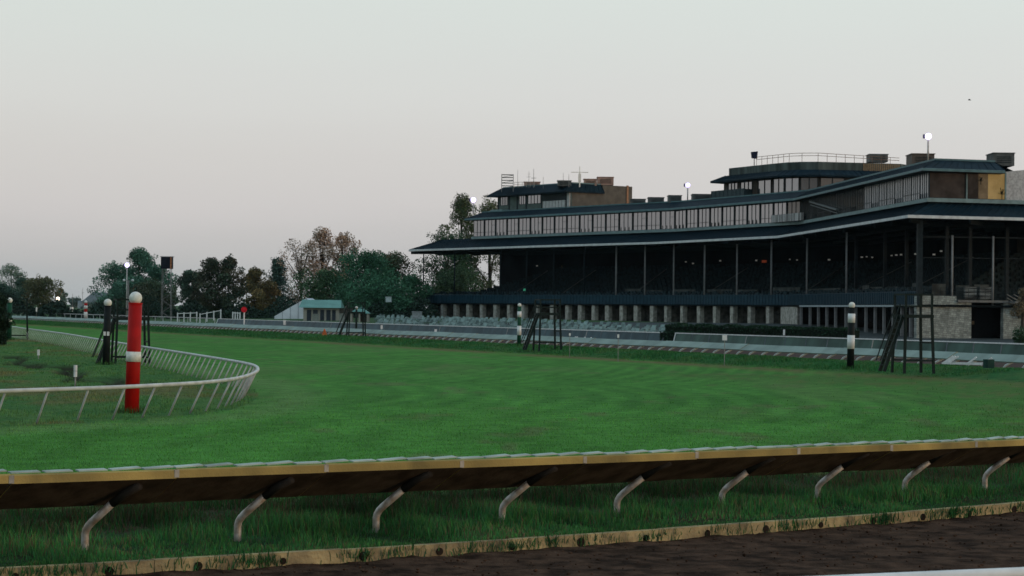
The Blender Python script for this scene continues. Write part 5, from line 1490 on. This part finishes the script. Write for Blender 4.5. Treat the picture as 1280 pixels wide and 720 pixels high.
# ------------------------------------------------------------------ observation stands
def stand(px, ybase, zb, Ht, label, rz=0.25, w=1.6, mirror=False):
    b = G(px, ybase, zb)
    root = empty('watch_stand', b, label, 'watch stand', 'dark steel watch stands with ladders', rz)
    hp = Ht * .68; ws = w / 2
    for sx in (-1, 1):
        for sy in (-1, 1):
            q = MB(); q.bar((sx * ws * 1.12, sy * ws * 1.12, -.3), (sx * ws, sy * ws, hp), .12)
            local(q, 'leg', M_dkst, root)
    q = MB(); q.box((0, 0, hp + .08), (w + .15, w + .15, .17)); local(q, 'platform', M_dkst, root)
    q = MB()
    for sx in (-1, 1):
        for sy in (-1, 1): q.bar((sx * ws, sy * ws, hp), (sx * ws, sy * ws, Ht), .10)
    for z in (Ht, (Ht + hp) / 2):
        for k in range(4):
            c = [(-1, -1), (1, -1), (1, 1), (-1, 1)]; a, d = c[k], c[(k + 1) % 4]
            if k == 3 and z < Ht: continue
            q.bar((a[0] * ws, a[1] * ws, z), (d[0] * ws, d[1] * ws, z), .09)
    local(q, 'guard_rail', M_dkst, root)
    q = MB()
    for z in (.35, hp * .5):
        f = 1.12 - .12 * z / hp
        for k in range(4):
            c = [(-1, -1), (1, -1), (1, 1), (-1, 1)]; a, d = c[k], c[(k + 1) % 4]
            if k == 3 or (z > 1 and k in (0, 2)): continue
            q.bar((a[0] * ws * f, a[1] * ws * f, z), (d[0] * ws * f, d[1] * ws * f, z), .08)
    local(q, 'brace', M_dkst, root)
    q = MB(); foot = Vector((-ws - 1.05, -.2, -.2)); top = Vector((-ws - .05, -.2, hp + .1))
    for dy in (-.28, .28): q.bar(foot + Vector((0, dy, 0)), top + Vector((0, dy, 0)), .13, .16)
    for k in range(1, 9): p = foot.lerp(top, k / 9); q.bar(p + Vector((0, -.28, 0)), p + Vector((0, .28, 0)), .12, .07)
    for dy in (-.28, .28): q.bar(foot + Vector((-.2, dy, .55)), top + Vector((-.15, dy, .6)), .05)
    local(q, 'ladder', M_dkst, root)
    return root
stand(163, 454, 0, 3.55, 'black ladder stand half hidden behind the thick red pole', .30, 1.7)
stand(22, 424, 0, 3.7, 'dark open stand at the left edge round the green pole', .25, 1.6)
stand(445, 420, .4, 3.3, 'small far dark stand in front of the small green roofed pavilion', .2, 1.5)
stand(684, 434, .45, 3.5, 'dark ladder stand before the benches beside the banded green pole', .25, 1.5)
stand(1141, 459, .5, 3.7, 'largest dark ladder stand in front of the stone end wall', .22, 1.42)

# ------------------------------------------------------------------ small markers
def marker(px, y0, y1, zb, wpx, label, head=.3, rod=.02, two=False, name='marker_stake', dist=None):
    b = G(px, y1, zb) if dist is None else D(px, y1, dist); sc = b.y / F; h = (y1 - y0) * sc
    root = empty(name, b, label, 'marker', 'thin stakes with white heads')
    q = MB(); q.tube([(0, 0, -.3), (0, 0, h)], rod, 8); local(q, 'rod', M_brkt, root)
    q = MB(); r = wpx * sc / 2
    if two:
        q.tube([(0, 0, h * (1 - head)), (0, 0, h * (1 - head * .52))], r * .95, 12); q.tube([(0, 0, h * (1 - head * .48)), (0, 0, h)], [r, r], 12)
    else: q.box((0, 0, h * (1 - head / 2)), (r * 2, r * 2, h * head))
    local(q, 'head', M_wht, root)
marker(94, 456.5, 489, 0, 4.6, 'short stake with a fat double white head in the infield left of the red pole', .45, .03, True)
marker(48, 437, 450, 0, 2.6, 'small low white topped stake near the far end of the infield ditch', .55, .03)
marker(712, 416.5, 447, 0, 2.2, 'thin white headed stake right of the middle ladder stand', .10)
marker(772.5, 418, 452, 0, 2.4, 'thin white headed stake below the end of the slate fence', .12)
marker(905.5, 419, 457, 0, 5.5, 'thin stake with a square white number plate below the hedge', .17)
marker(544.5, 411.5, 420, .5, 3.0, 'low white plate on the rail near the left end of the benches', .7, dist=225)
marker(477, 406.5, 416, .5, 2.4, 'tiny white headed stake right of the small far stand', .5, dist=240)
marker(355.5, 400, 412, .4, 2.6, 'tiny white headed stake below the marquee', .5, dist=280)
marker(45.5, 384, 402, .2, 1.5, 'thin pale stake in front of the brownish tree', .3, dist=340)
marker(980, 412, 420, .9, 2.2, 'small white post on the fence top before the hedge', .9, dist=190)

def disc_sign():
    b = G(305, 406, .4); sc = b.y / F; root = empty('disc_sign', b, 'round red disc on a white post before the autumn tree', 'sign')
    q = MB(); q.tube([(0, 0, -.4), (0, 0, 19 * sc)], .11, 8); local(q, 'post', M_wht, root)
    q = MB(); q.tube([(0, -.12, 19 * sc), (0, -.2, 19 * sc)], 3.6 * sc, 20); local(q, 'disc', mat('sign_red', (.55, .02, .03), .5), root)
disc_sign()
def cone():
    b = G(405.5, 420.5, .3); root = empty('traffic_cone', b, 'small orange cone on the bank left of the small far stand', 'cone')
    q = MB(); q.tube([(0, 0, 0), (0, 0, .75)], [.3, .06], 12); local(q, 'body', mat('cone_orange', (.50, .12, .035), .6), root)
    q = MB(); q.box((0, 0, .03), (.7, .7, .06)); local(q, 'foot', mat('cone_orange', (.5,) * 3), root)
cone()
# folded white gate sections lying by the rail, each with a dark green box
def gate(px, y, w, label):
    b = G(px, y, .5); root = empty('folded_gate', b, label, 'gate', 'folded white rail sections by the track', math.atan2(-UY, -UX))
    q = MB()
    for k in range(2): q.bar((-w / 2, .25 * k, .12), (w / 2, .25 * k, .16 + .05 * k), .09)
    local(q, 'long_bar', M_wht, root)
    q = MB()
    for k in range(5): x = -w / 2 + w * (.0, .06, .13, .58, .95)[k]; q.bar((x, 0, .1), (x + .45, .35, .5), .08)
    local(q, 'strut', M_wht, root)
    q = MB(); q.box((w / 2 + .35, .1, .2), (.42, .4, .45)); local(q, 'box', mat('box_green', (.012, .045, .035), .6), root)
gate(1203, 458, 3.6, 'white folded rail section with a green box right of the largest ladder stand')
gate(722, 429, 3.2, 'white folded rail section with a green box right of the middle ladder stand')

# ------------------------------------------------------------------ far small buildings and tents
M_hroof = mat('pale_green_roof', (.12, .26, .22), .6, .1, .5)
M_cream = mat('cream_wall', (.30, .29, .24), .8, .1, .6)
def hall():
    d = 435; a = D(379, 402, d); x1 = D(424, 402, d).x - a.x; zt = D(379, 384.5, d).z; zr = D(379, 374.5, d).z; z0 = a.z - .3
    root = empty('green_roofed_hall', (a.x, d, z0), 'low cream hall with a pale green roof and dark doors', 'building'); h = zt - z0; hr = zr - z0
    q = MB(); q.box((x1 / 2, 4, h / 2), (x1, 8, h)); local(q, 'wall', M_cream, root)
    q = MB(); o = .9
    q.hexa([(-o, -o, h), (x1 + .4, -o, h), (x1 + .4, 8 + o, h), (-o, 8 + o, h), (-o + .3, 3.8, hr), (x1 + .1, 3.8, hr), (x1 + .1, 4.2, hr), (-o + .3, 4.2, hr)]); local(q, 'roof', M_hroof, root)
    for f0, f1 in ((.10, .22), (.27, .40), (.47, .58), (.64, .76), (.80, .90)):
        q = MB(); q.box((x1 * (f0 + f1) / 2, -.02, h * .45), (x1 * (f1 - f0), .1, h * .84)); local(q, 'door', mat('door_slate', (.035, .045, .055), .6), root)
    q = MB(); q.box((x1 + 1.3, 1.5, h * .5), (2.4, 3, h * .95)); local(q, 'side_porch', mat('porch_dark', (.06, .055, .045), .8), root)
hall()
def gazebo():
    d = 415; a = D(450, 402, d); zt = D(450, 390.5, d).z - a.z; zr = D(450, 386, d).z - a.z; W = 12.5 * d / F
    root = empty('gazebo', (a.x, d, a.z - .2), 'small open pavilion with a pale green hipped roof', 'pavilion')
    q = MB(); lo = [(-W, -W, zt), (W, -W, zt), (W, W, zt), (-W, W, zt)]; hi = [(-.4, -.4, zr + .5), (.4, -.4, zr + .5), (.4, .4, zr + .5), (-.4, .4, zr + .5)]
    q.hexa(lo + hi); local(q, 'roof', M_hroof, root)
    for sx in (-1, 0, 1):
        for sy in (-1, 1): q = MB(); q.box((sx * W * .82, sy * W * .82, zt / 2), (.35, .35, zt)); local(q, 'post', M_cream, root)
    q = MB(); q.box((W * .3, W * .5, zt * .45), (W, .4, zt * .9)); local(q, 'screen', mat('porch_dark', (.06,) * 3), root)
gazebo()
def small_white(px0, px1, y0, y1, d, label, name, cat, m=M_wht):
    a = D(px0, y1, d); w = D(px1, y1, d).x - a.x; h = D(px0, y0, d).z - a.z
    root = empty(name, a, label, cat); q = MB(); q.box((w / 2, .6, h / 2), (w, 1.2, h)); local(q, 'body', m, root)
    q = MB(); q.box((w / 2, .6, h + .05), (w * 1.08, 1.4, .12)); local(q, 'top', m, root)
small_white(390.5, 397.5, 393, 403, 395, 'pale stone pier left in front of the hall', 'gate_pier', 'pier', mat('pier_stone', (.22, .24, .21), .8))
small_white(424, 430, 392.5, 404, 392, 'pale stone pier between the hall and the small pavilion', 'gate_pier', 'pier', mat('pier_stone', (.22,) * 3))
small_white(482, 489, 371.5, 377.5, 470, 'small pale sign board glimpsed between the dark trees', 'sign_board', 'sign', mat('sign_pale', (.42, .50, .50), .6))
small_white(515, 527, 390, 398, 360, 'pale low kiosk left of the first stone pillar', 'kiosk', 'kiosk', mat('kiosk_pale', (.24, .28, .28), .7))
def marquee(px0, pxp, px1, yt, yb, d, label, dep):
    a = D(px0, yb, d); b = D(px1, yb, d); p = D(pxp, yt, d); root = empty('marquee', (a.x, d, a.z - .3), label, 'tent')
    w = b.x - a.x; h = p.z - a.z; xp = p.x - a.x; q = MB(); e = h * .22
    q.quad((0, 0, e), (xp, 0, h), (xp, dep, h), (0, dep, e)); q.quad((xp, 0, h), (w, 0, e), (w, dep, e), (xp, dep, h)); q.poly([(0, 0, 0), (w, 0, 0), (w, 0, e), (xp, 0, h), (0, 0, e)])
    q.quad((0, dep, 0), (0, 0, 0), (0, 0, e), (0, dep, e))
    local(q, 'canvas', mat('tent_white', (.62, .66, .68), .8, .1, .4), root)
    q = MB()
    for k in range(5): f = k / 4; x = xp * f; q.bar((x, -.05, 0), (x, -.05, e + (h - e) * f), .1)
    local(q, 'seam', mat('tent_seam', (.28, .31, .33), .8), root)
marquee(343, 383, 412, 371, 400, 470, 'large white marquee with a steep roof left of the hall', 16)
def far_tents():
    d = 600
    a = D(272, 397, d); root = empty('white_tent', a, 'low white vaulted tent roof behind the red disc sign', 'tent')
    w = D(313, 397, d).x - a.x; q = MB(); pts = []
    for f, y in ((0, 398), (.06, 388), (.5, 384.5), (.72, 380), (.86, 381), (1, 391), (1, 398)): pts.append((w * f, 0, D(300, y, d).z - a.z))
    n = len(pts); q.poly(pts); q.poly([(x, 8, z) for x, y, z in pts][::-1])
    for k in range(n): p, r = pts[k], pts[(k + 1) % n]; q.quad(r, p, (p[0], 8, p[2]), (r[0], 8, r[2]))
    local(q, 'canvas', mat('tent_white2', (.55, .58, .58), .8, .1, .4), root)
far_tents()
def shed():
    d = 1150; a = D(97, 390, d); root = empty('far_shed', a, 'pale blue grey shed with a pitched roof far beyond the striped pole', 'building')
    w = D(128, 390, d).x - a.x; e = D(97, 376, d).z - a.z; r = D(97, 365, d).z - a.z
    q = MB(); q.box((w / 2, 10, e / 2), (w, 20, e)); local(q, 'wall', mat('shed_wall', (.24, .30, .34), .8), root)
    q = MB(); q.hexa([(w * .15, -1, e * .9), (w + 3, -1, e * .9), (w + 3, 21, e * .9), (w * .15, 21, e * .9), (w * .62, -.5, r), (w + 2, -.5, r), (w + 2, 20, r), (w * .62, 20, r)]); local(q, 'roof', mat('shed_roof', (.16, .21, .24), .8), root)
    for px, yt, lb in ((90.5, 367, 'thin far aerial left of the pale shed'), (103, 360, 'thin far aerial on the pale shed')):
        mast(px, yt, 390, d - 4, M_ant, lb, r=.14, arms=((.8, .6),))
    # white van and a long red roofed stable
    a = D(84, 391, 700); root = empty('white_van', a, 'tiny white vehicle right of the low orange lamp', 'van')
    q = MB(); q.hexa([(0, 0, .3), (1.7, 0, .3), (1.7, 2, .3), (0, 2, .3), (.5, 0, 1.9), (1.6, 0, 1.9), (1.6, 2, 1.9), (.5, 2, 1.9)]); local(q, 'body', M_wht, root)
    q = MB(); q.tube([(.4, -.02, .3), (.4, 2.02, .3)], .32, 12); q.tube([(1.35, -.02, .3), (1.35, 2.02, .3)], .32, 12); local(q, 'wheel', M_black, root)
    a = D(90, 396, 660); root = empty('low_stable', a, 'long low pinkish wall or shed behind the striped pole', 'shed'); w = D(122, 396, 660).x - a.x
    q = MB(); q.box((w / 2, 2, .7), (w, 4, 1.4)); local(q, 'wall', mat('stable_pink', (.22, .13, .11), .8), root)
    q = MB(); q.box((w / 2, 2, 1.5), (w + .6, 4.6, .2)); local(q, 'roof', mat('stable_roof', (.20, .16, .15), .8), root)
shed()
def sign_tower():
    d = 470; b = D(208, 398, d); root = empty('sign_tower', b, 'lattice tower carrying a dark box right of the big evergreens', 'tower')
    W = 14 * d / F; z0 = D(208, 336, d).z - b.z; z1 = D(208, 321.5, d).z - b.z
    q = MB(); q.box((0, 0, (z0 + z1) / 2), (W, W * .7, z1 - z0)); local(q, 'box', mat('tower_box', (.012, .014, .022), .5), root)
    q = MB()
    q.box((W * .40, -W * .36, (z0 + z1) / 2), (W * .12, .1, (z1 - z0) * .98)); local(q, 'copper_stripe', mat('copper_stripe', (.40, .16, .07), .5), root)
    q = MB(); q.box((0, 0, z1 + .1), (W * 1.15, W * .8, .15)); local(q, 'lid', mat('tower_lid', (.2, .2, .2)), root)
    for sx in (-1, 1):
        for sy in (-1, 1): q = MB(); q.bar((sx * W * .42, sy * W * .3, -1), (sx * W * .38, sy * W * .3, z0), .10); local(q, 'leg', M_ant, root)
    q = MB(); n = 8
    for k in range(n):
        a0, a1 = z0 * k / n, z0 * (k + 1) / n; s = 1 if k % 2 else -1
        for sy in (-1, 1): q.bar((-s * W * .4, sy * W * .3, a0), (s * W * .4, sy * W * .3, a1), .045)
    local(q, 'lattice', M_ant, root)
sign_tower()
def ramp_rails():
    for px0, px1, y0, y1, lb in ((222, 246, 392, 391, 'white handrail left of the paired trees'), (250, 276, 393, 388, 'white sloping handrail under the paired trees'), (291, 300, 391, 391.5, 'short white handrail beside the white tent')):
        d = 400; a = D(px0, y0, d); b = D(px1, y1, d); root = empty('handrail', (a.x, d, a.z), lb, 'handrail'); v = b - a
        q = MB(); q.bar((0, 0, 0), v, .14); local(q, 'rail', M_wht, root)
        n = 3
        for k in range(n + 1): q = MB(); p = v * k / n; q.bar(p + Vector((0, 0, .2)), p - Vector((0, 0, 1.6)), .2); local(q, 'post', M_wht, root)
ramp_rails()
# crossarm with two small floodlights below the tall lamp
def twin_lights():
    b = D(160, 396, 428); root = empty('twin_light_pole', b, 'pole with a crossarm and two small white lights beside the tall lamp', 'lamp post'); h = D(160, 351, 428).z - b.z
    q = MB(); q.tube([(0, 0, -.5), (0, 0, h)], .16, 8); local(q, 'pole', M_ant, root)
    q = MB(); q.bar((-.9, 0, h), (.9, 0, h), .1); local(q, 'crossarm', M_ant, root)
    for x in (-.85, .85): q = MB(); q.ball((x, -.1, h + .1), .26, 10, 8); local(q, 'light_head', mat('head_white', (.6, .62, .6), .5), root)
twin_lights()

# ------------------------------------------------------------------ person under the arcade
def person():
    p, t, n = at_px(offset(CH, 2.2), 543.5)
    z0 = D(543, 392, p[1]).z - .75
    root = empty('person', (p[0], p[1], z0), 'person in a red jacket standing under the leftmost arcade pillar', 'person')
    me = bpy.data.meshes.new('body')
    V = [(0, 0, .98), (0, 0, 1.2), (0, 0, 1.42), (0, 0, 1.53), (0, -.02, 1.68), (-.1, 0, .92), (-.12, -.03, .5), (-.13, 0, .08), (-.13, -.16, .04), (.1, 0, .92), (.12, .02, .5), (.13, .05, .08), (.13, -.11, .04),
         (-.19, 0, 1.40), (-.26, .03, 1.12), (-.24, -.08, .88), (.19, 0, 1.40), (.27, .04, 1.12), (.25, -.06, .88), (0, -.02, 1.77)]
    E = [(0, 1), (1, 2), (2, 3), (3, 4), (0, 5), (5, 6), (6, 7), (7, 8), (0, 9), (9, 10), (10, 11), (11, 12), (2, 13), (13, 14), (14, 15), (2, 16), (16, 17), (17, 18), (4, 19)]
    Rr = [.16, .15, .15, .055, .105, .10, .07, .05, .045, .10, .07, .05, .045, .065, .05, .04, .065, .05, .04, .075]
    me.from_pydata(V, E, []); o = bpy.data.objects.new('body', me); COL.objects.link(o); o.parent = root
    sk = o.modifiers.new('Skin', 'SKIN')
    for i, r in enumerate(Rr): me.skin_vertices[0].data[i].radius = (r, r * .8)
    me.skin_vertices[0].data[0].use_root = True
    sub = o.modifiers.new('Sub', 'SUBSURF'); sub.levels = 1; sub.render_levels = 1
    m = bpy.data.materials.new('person_skin_trousers'); m.use_nodes = True; nt = m.node_tree; b = nt.nodes['Principled BSDF']
    tcn = nt.nodes.new('ShaderNodeTexCoord'); sp = nt.nodes.new('ShaderNodeSeparateXYZ'); nt.links.new(tcn.outputs['Object'], sp.inputs[0])
    rp = nt.nodes.new('ShaderNodeValToRGB'); rp.color_ramp.interpolation = 'CONSTANT'; rp.color_ramp.elements[0].color = (.02, .022, .03, 1); rp.color_ramp.elements[1].position = .5; rp.color_ramp.elements[1].color = (.30, .17, .12, 1)
    mrn = nt.nodes.new('ShaderNodeMath'); mrn.operation = 'MULTIPLY'; mrn.inputs[1].default_value = .5; nt.links.new(sp.outputs[2], mrn.inputs[0]); nt.links.new(mrn.outputs[0], rp.inputs[0]); nt.links.new(rp.outputs[0], b.inputs['Base Color'])
    me.materials.append(m)
    q = MB(); q.tube([(0, 0, .82), (0, 0, 1.0), (0, 0, 1.25), (0, 0, 1.42), (0, 0, 1.50)], [.24, .215, .22, .21, .09], 16)
    for s in (-1, 1): q.tube([(s * .16, 0, 1.43), (s * .215, 0, 1.36), (s * .262, .03, 1.12), (s * .25, -.06, .92)], [.07, .09, .075, .06], 10)
    local(q, 'jacket', mat('jacket_red', (.42, .012, .022), .7), root, True)
    q = MB(); q.ball((0, .02, 1.77), .118, 12, 8); local(q, 'hair', mat('hair_dark', (.02, .014, .01), .8), root, True)
person()

# a bird high in the sky
def bird():
    b = D(1212, 125, 220); root = empty('bird', b, 'tiny dark bird alone in the sky at the upper right', 'bird')
    q = MB(); q.tube([(-.16, 0, 0), (-.08, 0, .01), (.05, 0, 0), (.18, 0, -.01)], [.01, .05, .045, .008], 8); local(q, 'body', M_black, root, True)
    q = MB()
    for s in (-1, 1): q.poly([(-.05, 0, .02), (.06, 0, .02), (.0, s * .2, .12), (-.08, s * .38, .05), (-.10, s * .2, .10)])
    local(q, 'wing', M_black, root)
bird()

# ------------------------------------------------------------------ thin morning haze
def haze():
    q = MB(); q.hexa([(-500, -12, -1.5), (420, -12, -1.5), (420, 1350, -1.5), (-500, 1350, -1.5), (-500, -12, 55), (420, -12, 55), (420, 1350, 55), (-500, 1350, 55)])
    m = bpy.data.materials.new('haze'); m.use_nodes = True; n = m.node_tree; n.nodes.clear()
    o = n.nodes.new('ShaderNodeOutputMaterial'); v = n.nodes.new('ShaderNodeVolumePrincipled')
    v.inputs['Color'].default_value = (.62, .86, .98, 1); v.inputs['Density'].default_value = 1.6e-5; v.inputs['Anisotropy'].default_value = .2
    n.links.new(v.outputs[0], o.inputs['Volume'])
    h = q.build('haze', m); tag(h, kind='stuff')
haze()
